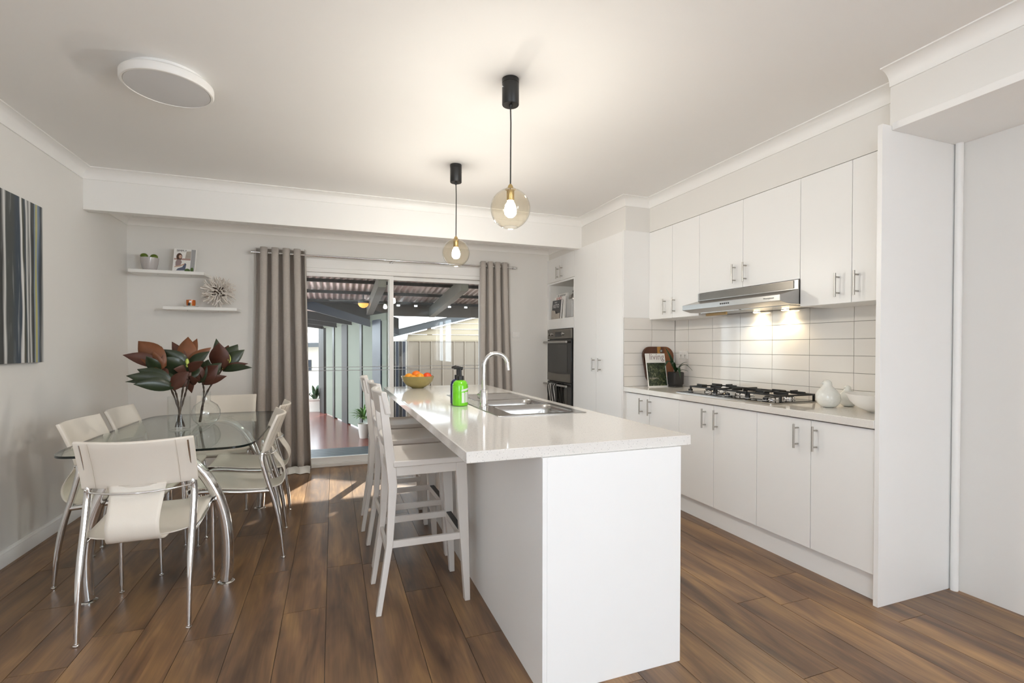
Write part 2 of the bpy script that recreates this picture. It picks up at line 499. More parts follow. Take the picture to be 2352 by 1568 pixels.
class MB:
    def __init__(self):
        self.v = []
        self.f = []

    def _add(self, vs, fs):
        o = len(self.v)
        self.v += [tuple(p) for p in vs]
        self.f += [tuple(i + o for i in q) for q in fs]
        return self

    def box(self, x0, x1, y0, y1, z0, z1):
        vs = [(x, y, z) for x in (x0, x1) for y in (y0, y1) for z in (z0, z1)]
        return self._add(vs, [(0, 1, 3, 2), (4, 6, 7, 5), (0, 4, 5, 1), (2, 3, 7, 6), (0, 2, 6, 4), (1, 5, 7, 3)])

    def hexa(self, bot, top):
        """eight corners: four bottom, four top, same order"""
        return self._add(list(bot) + list(top), [(3, 2, 1, 0), (4, 5, 6, 7), (0, 1, 5, 4), (1, 2, 6, 5), (2, 3, 7, 6), (3, 0, 4, 7)])

    def loft(self, rings, closed=True, cap=True):
        n = len(rings[0])
        vs = [p for r in rings for p in r]
        fs = []
        for i in range(len(rings) - 1):
            for j in range(n if closed else n - 1):
                a, b_ = i * n + j, i * n + (j + 1) % n
                fs.append((a, b_, b_ + n, a + n))
        if cap and closed:
            fs.append(tuple(range(n - 1, -1, -1)))
            fs.append(tuple(range((len(rings) - 1) * n, len(rings) * n)))
        return self._add(vs, fs)

    def tube(self, pts, r, n=12, cap=True, closed=False):
        pts = [Vector(p) for p in pts]
        m = len(pts)
        rr = r if isinstance(r, (list, tuple)) else [r] * m
        rings = []
        t0 = (pts[1] - pts[0]).normalized()
        up = Vector((0, 0, 1)) if abs(t0.z) < 0.9 else Vector((1, 0, 0))
        nrm = t0.cross(up).normalized()
        for i, p in enumerate(pts):
            if closed:
                t = (pts[(i + 1) % m] - pts[i - 1]).normalized()
            else:
                t = (pts[min(i + 1, m - 1)] - pts[max(i - 1, 0)]).normalized()
            nrm = (nrm - t * nrm.dot(t)).normalized()
            bi = t.cross(nrm)
            rings.append([p + (nrm * cos(2 * PI * k / n) + bi * sin(2 * PI * k / n)) * rr[i] for k in range(n)])
        if closed:
            rings.append(rings[0])
            return self.loft(rings, True, False)
        return self.loft(rings, True, cap)

    def cyl(self, c, r, z0, z1, n=24, r1=None):
        r1 = r if r1 is None else r1
        return self.loft([[(c[0] + r * cos(2 * PI * k / n), c[1] + r * sin(2 * PI * k / n), z0) for k in range(n)], [(c[0] + r1 * cos(2 * PI * k / n), c[1] + r1 * sin(2 * PI * k / n), z1) for k in range(n)]])

    def rod(self, p, q, r, n=12):
        return self.tube([p, q], r, n)

    def lathe(self, prof, c=(0, 0), n=32, cap=True):
        return self.loft([[(c[0] + r * cos(2 * PI * k / n), c[1] + r * sin(2 * PI * k / n), z) for k in range(n)] for r, z in prof], True, cap)

    def prism(self, poly, ax, a0, a1):
        """polygon in the other two axes (in xyz order), extruded along ax"""
        def P(u, v, w):
            return {'x': (w, u, v), 'y': (u, w, v), 'z': (u, v, w)}[ax]
        n = len(poly)
        return self.loft([[P(u, v, a0) for u, v in poly], [P(u, v, a1) for u, v in poly]])

    def ball(self, c, r, sx=1, sy=1, sz=1, n=16, m=10):
        rings = []
        for i in range(m + 1):
            a = PI * i / m
            q = max(sin(a), 0.001)
            rings.append([(c[0] + r * sx * q * cos(2 * PI * k / n), c[1] + r * sy * q * sin(2 * PI * k / n), c[2] - r * sz * cos(a)) for k in range(n)])
        return self.loft(rings)

    def torus(self, c, R, r, axis='z', n=28, m=8):
        pts = []
        for k in range(n):
            a = 2 * PI * k / n
            d = {'z': (cos(a), sin(a), 0), 'x': (0, cos(a), sin(a)), 'y': (cos(a), 0, sin(a))}[axis]
            pts.append((c[0] + R * d[0], c[1] + R * d[1], c[2] + R * d[2]))
        return self.tube(pts, r, m, closed=True)

    def grid(self, ax, us, vs, w0, w1, holes=()):
        """slab with rectangular holes; ax = thickness axis"""
        def P(u, v, w):
            return {'x': (w, u, v), 'y': (u, w, v), 'z': (u, v, w)}[ax]
        nu, nv = len(us), len(vs)
        V = [P(u, v, w) for w in (w0, w1) for u in us for v in vs]
        id_ = lambda w, i, j: w * nu * nv + i * nv + j
        solid = {(i, j) for i in range(nu - 1) for j in range(nv - 1)} - set(holes)
        fs = []
        for (i, j) in solid:
            fs.append((id_(0, i, j), id_(0, i, j + 1), id_(0, i + 1, j + 1), id_(0, i + 1, j)))
            fs.append((id_(1, i, j), id_(1, i + 1, j), id_(1, i + 1, j + 1), id_(1, i, j + 1)))
            for (di, dj), (a, b_) in (((-1, 0), ((i, j), (i, j + 1))), ((1, 0), ((i + 1, j), (i + 1, j + 1))), ((0, -1), ((i, j), (i + 1, j))), ((0, 1), ((i, j + 1), (i + 1, j + 1)))):
                if (i + di, j + dj) not in solid:
                    fs.append((id_(0, *a), id_(0, *b_), id_(1, *b_), id_(1, *a)))
        return self._add(V, fs)

    def sheet(self, rows):
        return self.loft(rows, False, False)

    def bbox(self):
        xs, ys, zs = zip(*self.v)
        return min(xs), max(xs), min(ys), max(ys), min(zs), max(zs)

    def mesh(self, name, m, org=(0, 0, 0), smooth=True, angle=38, recalc=True):
        me = bpy.data.meshes.new(name)
        me.from_pydata([(p[0] - org[0], p[1] - org[1], p[2] - org[2]) for p in self.v], [], self.f)
        if recalc:
            bm = bmesh.new()
            bm.from_mesh(me)
            bmesh.ops.remove_doubles(bm, verts=bm.verts, dist=1e-6)
            loose = [v for v in bm.verts if not v.link_faces]
            bmesh.ops.delete(bm, geom=loose, context='VERTS')
            bmesh.ops.recalc_face_normals(bm, faces=bm.faces)
            bm.to_mesh(me)
            bm.free()
        if smooth:
            me.polygons.foreach_set('use_smooth', [True] * len(me.polygons))
            me.set_sharp_from_angle(angle=math.radians(angle))
        me.materials.append(M[m] if isinstance(m, str) else m)
        me.update()
        return me


def tag(o, label=None, cat=None, group=None, kind=None):
    if label:
        o['label'] = label
    if cat:
        o['category'] = cat
    if group:
        o['group'] = group
    if kind:
        o['kind'] = kind
    return o


def thing(name, label, cat, loc, group=None, kind=None):
    o = bpy.data.objects.new(name, None)
    o.empty_display_size = 0.05
    C.objects.link(o)
    o.location = loc
    ORG[o.name] = tuple(loc)
    return tag(o, label, cat, group, kind)


def part(mb, name, m, parent, label=None, bevel=0.0, solid=0.0, smooth=True, angle=38, recalc=True, kind=None):
    org = ORG[parent.name]
    me = mb.mesh(name, m, org, smooth, angle, recalc)
    o = bpy.data.objects.new(name, me)
    C.objects.link(o)
    o.parent = parent
    ORG[o.name] = org
    if solid:
        md = o.modifiers.new('solid', 'SOLIDIFY')
        md.thickness = solid
        md.offset = 0
    if bevel:
        md = o.modifiers.new('bevel', 'BEVEL')
        md.width = bevel
        md.segments = 2
        md.limit_method = 'ANGLE'
        md.angle_limit = math.radians(50)
    if label:
        o['label'] = label
    if kind:
        o['kind'] = kind
    return o


def solo(mb, name, m, label, cat=None, group=None, kind=None, bevel=0.0, solid=0.0, smooth=True, angle=38, recalc=True):
    x0, x1, y0, y1, z0, z1 = mb.bbox()
    org = ((x0 + x1) / 2, (y0 + y1) / 2, z0)
    me = mb.mesh(name, m, org, smooth, angle, recalc)
    o = bpy.data.objects.new(name, me)
    C.objects.link(o)
    o.location = org
    ORG[o.name] = org
    if solid:
        md = o.modifiers.new('solid', 'SOLIDIFY')
        md.thickness = solid
        md.offset = 0
    if bevel:
        md = o.modifiers.new('bevel', 'BEVEL')
        md.width = bevel
        md.segments = 2
        md.limit_method = 'ANGLE'
        md.angle_limit = math.radians(50)
    return tag(o, label, cat, group, kind)


def struct(mb, name, m, label, **kw):
    return solo(mb, name, m, label, kind='structure', **kw)


UNIT = MB().box(0, 1, 0, 1, 0, 1)


def shared_boxes(name, me, parent, boxes):
    """alike box pieces that share one unit mesh; boxes in world coordinates"""
    org = ORG[parent.name]
    for (x0, x1, y0, y1, z0, z1) in boxes:
        o = bpy.data.objects.new(name, me)
        C.objects.link(o)
        o.parent = parent
        o.location = (x0 - org[0], y0 - org[1], z0 - org[2])
        o.scale = (x1 - x0, y1 - y0, z1 - z0)


def copy_tree(o, parent=None):
    c = o.copy()
    C.objects.link(c)
    c.parent = parent
    for ch in [k for k in ALL(o)]:
        copy_tree(ch, c)
    return c


def ALL(o):
    return [k for k in o.children]


def text(name, body, size, m, parent, org, xd, yd, align='LEFT', sx=1.0, lift=0.0004):
    cu = bpy.data.curves.new('text_tmp', 'FONT')
    cu.body = body
    cu.size = size
    cu.align_x = align
    cu.resolution_u = 4
    t = bpy.data.objects.new('text_tmp', cu)
    C.objects.link(t)
    dg = bpy.context.evaluated_depsgraph_get()
    me = bpy.data.meshes.new_from_object(t.evaluated_get(dg))
    bpy.data.objects.remove(t)
    bpy.data.curves.remove(cu)
    xd = Vector(xd).normalized()
    yd = Vector(yd).normalized()
    nd = xd.cross(yd)
    po = Vector(ORG[parent.name])
    for v in me.vertices:
        v.co = Vector(org) + xd * v.co.x * sx + yd * v.co.y + nd * lift - po
    me.materials.clear()
    me.materials.append(M[m])
    me.name = name
    o = bpy.data.objects.new(name, me)
    C.objects.link(o)
    o.parent = parent
    ORG[o.name] = tuple(po)
    return o


def sweep(path, prof, mb=None):
    """profile [(offset to the right of travel, z)] along a 2D polyline with mitred corners"""
    mb = mb or MB()
    pts = [Vector((p[0], p[1])) for p in path]
    rings = []
    for i, p in enumerate(pts):
        d0 = (pts[i] - pts[i - 1]).normalized() if i > 0 else (pts[1] - pts[0]).normalized()
        d1 = (pts[i + 1] - pts[i]).normalized() if i < len(pts) - 1 else d0
        n0 = Vector((d0.y, -d0.x))
        n1 = Vector((d1.y, -d1.x))
        mtr = (n0 + n1)
        mtr = mtr / max(1e-6, mtr.dot(n0))
        rings.append([(p.x + mtr.x * o, p.y + mtr.y * o, z) for o, z in prof])
    return mb.loft(rings)


def rrect(x0, x1, y0, y1, r, n=6):
    out = []
    for cx, cy, a0 in ((x1 - r, y1 - r, 0), (x0 + r, y1 - r, 90), (x0 + r, y0 + r, 180), (x1 - r, y0 + r, 270)):
        for k in range(n + 1):
            a = math.radians(a0 + 90 * k / n)
            out.append((cx + r * cos(a), cy + r * sin(a)))
    return out


def smooth_path(ctrl, k=6):
    """Catmull-Rom through the control points"""
    P = [Vector(p) for p in ctrl]
    out = []
    for i in range(len(P) - 1):
        p0 = P[i - 1] if i > 0 else P[0] * 2 - P[1]
        p1, p2 = P[i], P[i + 1]
        p3 = P[i + 2] if i + 2 < len(P) else P[-1] * 2 - P[-2]
        for j in range(k):
            t = j / k
            out.append(0.5 * ((2 * p1) + (p2 - p0) * t + (2 * p0 - 5 * p1 + 4 * p2 - p3) * t * t + (3 * p1 - p0 - 3 * p2 + p3) * t ** 3))
    out.append(P[-1])
    return out


# ------------------------------------------------------------------ room shell
XL, XR, YB, YF, ZC = -1.785, 3.046, 5.46, -5.5, 2.62
ZB = 2.46            # lower ceiling behind the beam
BEAM_Y = 4.62
XB = 2.493           # bulkhead over the pantry
XU = 2.748           # wall cabinets
YP = 3.79            # pantry side
YQ = 1.582           # tall end panel

floor = struct(MB().box(XL - 0.1, XR + 0.1, YF - 0.1, YB + 0.10, -0.06, -0.004), 'floor', 'gap_dark', 'brown timber-look plank floor of the whole room')
plank_me = UNIT.mesh('plank', 'wood_plank', smooth=False)
PW, PLEN, GAP = 0.19, 1.22, 0.0012
boxes = []
i0 = int(math.floor((XL - (-0.035)) / PW))
x = -0.035 + i0 * PW
row = 0
while x < XR:
    y = YF - random.random() * PLEN
    while y < YB + 0.02:
        a, b_ = max(y, YF), min(y + PLEN, YB + 0.02)
        xa, xb = max(x, XL), min(x + PW, XR)
        if b_ - a > 0.02 and xb - xa > 0.01:
            boxes.append((xa + GAP, xb - GAP, a + GAP, b_ - GAP, -0.005, 0.0))
        y += PLEN
    x += PW
    row += 1
shared_boxes('plank', plank_me, floor, boxes)

struct(MB().grid('x', [YF - 0.1, -3.3, -0.7, YB + 0.14], [-0.06, 0.8, 2.1, ZC + 0.1], XL - 0.12, XL, holes=[(1, 1)]), 'wall_left', 'wall_paint', 'plain off-white wall on the left with the painting')
wall_r = struct(MB().grid('x', [YF - 0.1, -4.4, -2.0, YB + 0.14], [-0.06, 0.8, 2.1, ZC + 0.1], XR, XR + 0.12, holes=[(1, 1)]), 'wall_right', 'wall_paint', 'off-white wall behind the kitchen cabinets')
struct(MB().grid('y', [XL, -0.52, 1.72, XR], [-0.06, 0.0, 2.10, ZC + 0.1], YB, YB + 0.14, holes=[(1, 1)]), 'wall_back', 'wall_paint', 'greige back wall around the sliding door')
struct(MB().box(XL, XR, YF - 0.1, YF, -0.06, ZC + 0.1), 'wall_rear', 'wall_paint', 'plain wall far behind the viewer')
struct(MB().box(XL, XR, YF, BEAM_Y + 0.08, ZC, ZC + 0.1), 'ceiling', 'ceiling_paint', 'flat off-white ceiling of the main room')
struct(MB().box(XL, XR, BEAM_Y + 0.08, YB, ZB, ZC + 0.1), 'ceiling_lower', 'ceiling_paint', 'lower ceiling strip between the beam and the back wall')
# frames of the side windows added for their light, unseen behind the viewer
for nm, mb, lb in (('added_window_2', MB().grid('x', [-3.3, -3.25, -2.03, -1.97, -0.75, -0.7], [0.8, 0.85, 2.05, 2.1], XL - 0.10, XL - 0.04, holes=[(1, 1), (3, 1)]), 'added white framed window in the left wall, unseen behind the viewer'), ('added_window_3', MB().grid('x', [-4.4, -4.35, -3.23, -3.17, -2.05, -2.0], [0.8, 0.85, 2.05, 2.1], XR + 0.04, XR + 0.10, holes=[(1, 1), (3, 1)]), 'added white framed window in the right wall, unseen behind the viewer')):
    struct(mb, nm, 'trim_paint', lb)

beam = struct(MB().box(XL, XB, BEAM_Y, BEAM_Y + 0.08, 2.31, ZC), 'trim_1', 'trim_paint', 'white ceiling beam across the room in front of the door', bevel=0.002)
struct(MB().box(XB, XR, YP, YB, 2.322, ZC), 'trim_2', 'wall_paint', 'bulkhead above the tall pantry cabinets')
struct(MB().box(XU + 0.004, XR, 1.62, YP, 2.322, ZC), 'trim_3', 'wall_paint', 'bulkhead above the wall cabinets')
struct(MB().box(2.585, XR, YF, 1.62, 2.345, ZC), 'trim_4', 'wall_paint', 'bulkhead above the empty fridge recess')
struct(MB().box(2.537, XR, YF, YQ - 0.001, 2.31, 2.345), 'trim_5', 'trim_paint', 'white board lining the underside of the recess bulkhead', bevel=0.001)


def cove(w=0.078):
    pts = [(0.0, 0.0), (0.0, -w), (0.008, -w)]
    for k in range(7):
        a = math.radians(90 * k / 6)
        pts.append((w - (w - 0.008) * cos(a) * 1.0 if False else 0.008 + (w - 0.016) * (1 - cos(a)), -w + 0.006 + (w - 0.012) * sin(a)))
    pts += [(w, -0.006), (w, 0.0)]
    return pts


PR = cove()
struct(sweep([(XL, YF), (XL, BEAM_Y), (XB, BEAM_Y), (XB, YP), (XU + 0.004, YP), (XU + 0.004, 1.62)], [(o, ZC + z) for o, z in PR]), 'trim_6', 'trim_paint', 'white cove cornice around the main ceiling')
struct(sweep([(2.585, 1.62), (2.585, YF)], [(o, ZC + z) for o, z in PR]), 'trim_7', 'trim_paint', 'white cove cornice along the recess bulkhead')
PR2 = cove(0.07)
struct(sweep([(XL, BEAM_Y + 0.08), (XL, YB), (XB, YB), (XB, BEAM_Y + 0.08)], [(o, ZB + z) for o, z in PR2]), 'trim_8', 'trim_paint', 'white cove cornice around the lower ceiling strip')
BBP = [(0, 0.0), (0, 0.092), (0.006, 0.092), (0.008, 0.082), (0.012, 0.078), (0.012, 0.070), (0.016, 0.064), (0.016, 0.0)]
struct(sweep([(XL, YF), (XL, YB)], BBP), 'baseboard_left', 'trim_paint', 'white moulded skirting board along the left wall')
struct(sweep([(XL + 0.02, YB), (-0.60, YB)], BBP), 'baseboard_back', 'trim_paint', 'white skirting board along the back wall')
struct(MB().tube([(XR - 0.018, YQ - 0.02, 0.0), (XR - 0.018, YQ - 0.02, 2.31)], 0.017, 16), 'trim_9', 'trim_paint', 'white rounded strip in the corner of the recess')

# ------------------------------------------------------------------ sliding door
door = thing('door_1', 'white framed glass sliding door onto the patio', None, (0.6, YB + 0.05, 0), kind='structure')
DX0, DX1 = -0.52, 1.72
part(MB().box(DX0, DX0 + 0.05, YB, YB + 0.13, 0, 2.10).box(DX1 - 0.05, DX1, YB, YB + 0.13, 0, 2.10), 'jamb', 'trim_paint', door, bevel=0.002)
part(MB().box(DX0 + 0.05, DX1 - 0.05, YB, YB + 0.13, 2.045, 2.10), 'head', 'trim_paint', door, bevel=0.002)
part(MB().box(DX0 + 0.05, DX1 - 0.05, YB - 0.005, YB + 0.13, 0.0, 0.035), 'sill', 'trim_paint', door, bevel=0.002)
arch = MB().grid('y', [DX0 - 0.075, DX0, DX1, DX1 + 0.075], [0.0, 2.085, 2.175], YB - 0.018, YB - 0.0005, holes=[(1, 0)])
part(arch, 'architrave', 'trim_paint', door, bevel=0.003)


def sash(x0, x1, y0, st=0.045):
    fr = part(MB().grid('y', [x0, x0 + st, x1 - st, x1], [0.036, 0.095, 2.005, 2.044], y0, y0 + 0.035, holes=[(1, 1)]), 'sash_frame', 'trim_paint', door, bevel=0.002)
    part(MB().box(x0 + st - 0.002, x1 - st + 0.002, y0 + 0.014, y0 + 0.020, 0.094, 2.006), 'pane', 'pane_glass', fr, smooth=False)
    part(MB().box(x0 + st, x1 - st, y0 + 0.0130, y0 + 0.0138, 1.010, 1.016).box(x0 + st, x1 - st, y0 + 0.0130, y0 + 0.0138, 1.045, 1.051), 'safety_stripe', 'ink_grey', fr, smooth=False)


sash(DX0 + 0.05, 0.630, YB + 0.03)
sash(0.576, DX1 - 0.05, YB + 0.075)

# ------------------------------------------------------------------ curtains and rod
rod = thing('curtain_rod', 'slim chrome curtain rod above the sliding door', 'curtain rod', (0.6, 5.38, 2.19))
RY, RZ = 5.375, 2.195
part(MB().tube([(-0.70, RY, RZ), (1.97, RY, RZ)], 0.010, 12), 'rod', 'chrome', rod)
for sx, xe in ((-1, -0.70), (1, 1.97)):
    part(MB().tube([(xe, RY, RZ), (xe + sx * 0.018, RY, RZ)], 0.011, 12).tube([(xe + sx * 0.018, RY, RZ), (xe + sx * 0.022, RY, RZ)], 0.019, 14).tube([(xe + sx * 0.022, RY, RZ), (xe + sx * 0.05, RY, RZ)], 0.017, 14), 'finial', 'chrome', rod)
for xb in (0.60, -0.66, 1.93):
    part(MB().tube([(xb, YB, RZ - 0.02), (xb, RY, RZ - 0.016)], 0.006, 8).tube([(xb, YB - 0.008, RZ - 0.02), (xb, YB, RZ - 0.02)], 0.022, 14).torus((xb, RY, RZ - 0.004), 0.014, 0.004, 'x', 16, 6), 'bracket', 'chrome', rod)


def curtain(label, xt0, xt1, xb0, xb1, n, phase, amp, seed):
    rnd = random.Random(seed)
    t = thing('curtain', label, 'curtain', ((xb0 + xb1) / 2, RY, 0.02), 'grey eyelet curtains at the sliding door')
    jit = [rnd.uniform(-0.25, 0.25) for _ in range(40)]

    def pt(u, v, dy=0.0):
        w = v ** 1.4
        x0_ = xt0 + (xb0 - xt0) * w
        x1_ = xt1 + (xb1 - xt1) * w
        a = 2 * PI * n * u + phase + 0.35 * sin(3.1 * v + 5 * u) * v
        k = int(n * u * 2)
        s = sin(a)
        s = math.copysign(abs(s) ** 0.75, s)
        y_ = RY + amp * (1 + 0.25 * jit[k] * v) * s + dy - 0.01 * v
        x_ = x0_ + (x1_ - x0_) * u - 0.015 * sin(2 * a) * (1 - 0.3 * v)
        return (x_, min(y_, YB - 0.022), 2.245 - v * (2.245 - 0.035))
    nu, nv = int(n * 26), 28
    rows = [[pt(i / nu, j / nv) for i in range(nu + 1)] for j in range(nv + 1)]
    part(MB().sheet(rows), 'drape', 'curtain', t, solid=0.004, angle=80)
    for k in range(1, int(n * 2) + 1):
        u = (k * PI - phase) / (2 * PI * n)
        if 0.02 < u < 0.99:
            p = pt(u, 0.025)
            part(MB().torus((p[0], RY, RZ), 0.023, 0.005, 'x', 20, 8), 'eyelet', 'chrome', t)
    return t


cl = curtain('tall grey-taupe curtain left of the sliding door, behind the dining table', -0.70, -0.25, -0.76, -0.20, 4.5, 0.6, 0.060, 3)
curtain('narrower grey-taupe curtain right of the sliding door, behind the tap', 1.585, 1.935, 1.56, 2.02, 4.0, 2.4, 0.055, 5)
# pale lining spilling below the left drape
rows = [[(-0.50 + 0.28 * u / 20, 5.33 + 0.02 * sin(u * 0.8) - 0.035 * j - 0.02 * u / 20 * (1 + j), 0.06 - 0.056 * min(1, j) + 0.001 * j) for u in range(21)] for j in (0, 1, 1.5)]
part(MB().sheet(rows), 'lining_hem', 'lining', cl, solid=0.003, label='white lining edge spilling onto the floor')

# light switch on the back wall
sw = thing('light_switch', 'white three-gang light switch on the wall right of the curtain', 'switch', (2.06, YB, 1.37))
part(MB().box(2.015, 2.108, YB - 0.008, YB, 1.374, 1.444), 'plate', 'white_plastic', sw, bevel=0.002)
for k in range(3):
    part(MB().box(2.032 + k * 0.024, 2.044 + k * 0.024, YB - 0.012, YB - 0.007, 1.396, 1.420), 'rocker', 'white_plastic', sw, bevel=0.001)

# ------------------------------------------------------------------ cabinets
CABX = 2.4726


def handle_x(xf, y, z0, z1):
    """bar handle standing off a front that faces -x"""
    return MB().tube([(xf - 0.034, y, z0), (xf - 0.034, y, z1)], 0.0058, 12).tube([(xf, y, z0 + 0.022), (xf - 0.034, y, z0 + 0.022)], 0.0045, 8).tube([(xf, y, z1 - 0.022), (xf - 0.034, y, z1 - 0.022)], 0.0045, 8)


def door_x(parent, xf, y0, y1, z0, z1, hy=None, hz=None, name='door'):
    g = 0.0016
    d = part(MB().box(xf, xf + 0.018, y0 + g, y1 - g, z0 + g, z1 - g), name, 'cabinet_white', parent, bevel=0.0012)
    if hy is not None:
        part(handle_x(xf, hy, hz[0], hz[1]), 'handle', 'handle_steel', d)
    return d


def carcass(parent, x0, x1, y0, y1, z0, z1, t=0.016):
    part(MB().box(x0, x1, y0, y0 + t, z0, z1).box(x0, x1, y1 - t, y1, z0, z1).box(x0, x1, y0 + t, y1 - t, z0, z0 + t).box(x0, x1, y0 + t, y1 - t, z1 - t, z1).box(x1 - t, x1, y0 + t, y1 - t, z0 + t, z1 - t), 'carcass', 'cabinet_white', parent, bevel=0.0008)


# tall end panel
solo(MB().box(CABX, XR - 0.001, YQ, YQ + 0.023, 0.0, 2.332), 'end_panel', 'cabinet_white', 'tall white panel closing the right end of the kitchen run', 'panel', bevel=0.001)
# base cabinets
BX = 2.492
spl = [(3.052, 3.424, 3.756), (2.322, 2.690, 3.052), (1.606, 1.955, 2.322)]
blab = ['white base cabinet in the corner beside the pantry, under the cutting board', 'white base cabinet under the left half of the gas cooktop', 'white base cabinet nearest the tall end panel, under the white bowl']
for (a, m_, b_), lb in zip(spl, blab):
    t = thing('base_cabinet', lb, 'cabinet', (2.77, (a + b_) / 2, 0.14), 'white base cabinets under the long benchtop')
    carcass(t, BX + 0.02, XR - 0.001, a, b_, 0.14, 0.845)
    door_x(t, BX, m_, b_, 0.14, 0.858, m_ + 0.080 if b_ < 3.6 else m_ + 0.10, (0.690, 0.826))
    door_x(t, BX, a, m_, 0.14, 0.858, m_ - 0.034 if b_ < 3.6 else m_ + 0.012 - 0.03, (0.692, 0.828))
solo(MB().box(BX + 0.004, BX + 0.02, 3.757, YP - 0.001, 0.14, 0.862), 'filler_strip', 'cabinet_white', 'narrow white filler strip between base cabinets and pantry', 'panel')
struct(MB().box(2.531, 2.547, 1.606, YP - 0.001, 0.0, 0.139), 'trim_10', 'cabinet_white', 'white kickboard along the floor under the base cabinets')
# wall cabinets
units = [('two-door white wall cabinet beside the pantry', 3.134, 3.462, YP - 0.001, 1.515, 3.554, 3.428, (1.551, 1.689)), ('short white wall cabinet directly above the range hood', 2.239, 2.693, 3.134, 1.690, 2.762, 2.663, (1.726, 1.863)), ('two-door white wall cabinet against the tall end panel', 1.606, 1.916, 2.239, 1.515, 1.989, 1.880, (1.554, 1.690))]
for lb, a, m_, b_, z0, h1, h2, hz in units:
    t = thing('wall_cabinet', lb, 'cabinet', (2.89, (a + b_) / 2, z0), 'white wall cabinets above the splashback')
    carcass(t, XU + 0.019, XR - 0.012, a, b_, z0, 2.318)
    door_x(t, XU, m_, b_, z0, 2.318, h1, hz)
    door_x(t, XU, a, m_, z0, 2.318, h2, hz)
# pantry
pan = thing('pantry_cabinet', 'tall two-door white pantry between oven tower and benchtop', 'cabinet', (2.76, 4.27, 0))
carcass(pan, CABX + 0.02, XR - 0.001, YP + 0.019, 4.741, 0.10, 2.317)
part(MB().box(CABX, XR - 0.001, YP, YP + 0.018, 0.0, 2.322), 'side_panel', 'cabinet_white', pan, bevel=0.001)
door_x(pan, CABX, 4.274, 4.742, 0.10, 2.318, 4.308, (1.020, 1.156))
door_x(pan, CABX, YP + 0.019, 4.274, 0.10, 2.318, 4.188, (1.020, 1.156))
part(MB().box(CABX + 0.06, CABX + 0.076, YP + 0.02, 4.742, 0.0, 0.10), 'kickboard', 'cabinet_white', pan)
# oven tower
tow = thing('oven_tower', 'tall white oven tower in the back corner with an open niche', 'cabinet', (2.76, 5.10, 0))
part(MB().grid('x', [4.743, 4.765, 5.41, YB - 0.001], [0.10, 0.42, 1.478, 1.597, 2.012, 2.032], CABX, CABX + 0.02, holes=[(1, 1), (1, 3)]), 'face_frame', 'cabinet_white', tow, bevel=0.001)
part(MB().box(2.80, 2.815, 4.765, 5.41, 1.597, 2.012).box(CABX + 0.02, 2.80, 4.750, 4.765, 1.582, 2.027).box(CABX + 0.02, 2.80, 5.41, 5.425, 1.582, 2.027).box(CABX + 0.02, 2.80, 4.765, 5.41, 1.582, 1.597).box(CABX + 0.02, 2.80, 4.765, 5.41, 2.012, 2.027), 'niche_lining', 'cabinet_inside', tow)
part(MB().box(2.83, XR - 0.001, 4.75, YB - 0.002, 0.10, 2.318), 'carcass', 'cabinet_white', tow)
part(MB().box(CABX + 0.02, 2.83, 4.75, YB - 0.002, 2.30, 2.318), 'top_panel', 'cabinet_white', tow)
door_x(tow, CABX, 5.09, YB - 0.002, 2.034, 2.318, 5.148, (2.060, 2.196))
door_x(tow, CABX, 4.743, 5.09, 2.034, 2.318, 5.044, (2.060, 2.196))
part(MB().box(CABX + 0.06, CABX + 0.076, 4.743, YB - 0.002, 0.0, 0.10), 'kickboard', 'cabinet_white', tow)

# double oven
ov = thing('double_oven', 'built-in double oven with dark glass doors and steel bands', 'oven', (2.6, 5.09, 0.43))
OX = 2.450
part(MB().box(2.48, 2.79, 4.785, 5.395, 0.43, 1.470), 'oven_body', 'black_metal', ov)
cp = part(MB().box(OX, 2.48, 4.778, 5.398, 1.360, 1.470), 'control_panel', 'oven_steel', ov, bevel=0.002)
part(MB().box(OX - 0.002, OX + 0.001, 5.02, 5.18, 1.385, 1.440), 'display', 'black_gloss', cp)
for yk in (5.335, 5.255, 4.965):
    part(MB().tube([(OX, yk, 1.415), (OX - 0.022, yk, 1.415)], [0.020, 0.016], 16), 'knob', 'brushed_steel', cp)
for z0, z1, zb, zh in ((0.868, 1.352, 0.966, 1.322), (0.435, 0.858, 0.53, 0.828)):
    od = part(MB().box(OX, 2.478, 4.778, 5.398, z0, z1), 'oven_door', 'black_gloss', ov, bevel=0.002)
    part(MB().box(OX - 0.0015, OX + 0.001, 4.87, 5.355, zb + 0.012, z1 - 0.062), 'window', 'oven_glass', od)
    lo = [(5.396, z0 + 0.001), (4.795, z0 + 0.001)] + [(4.795 + 0.601 * k / 12, zb - 0.012 * sin(PI * k / 12)) for k in range(13)]
    part(MB().prism(lo, 'x', OX - 0.002, OX + 0.001), 'steel_band', 'oven_steel', od)
    part(MB().tube([(OX - 0.040, 4.815, zh), (OX - 0.040, 5.415, zh)], 0.0125, 14).tube([(OX, 4.85, zh), (OX - 0.04, 4.85, zh)], 0.008, 8).tube([(OX, 5.37, zh), (OX - 0.04, 5.37, zh)], 0.008, 8), 'handle', 'brushed_steel', od)
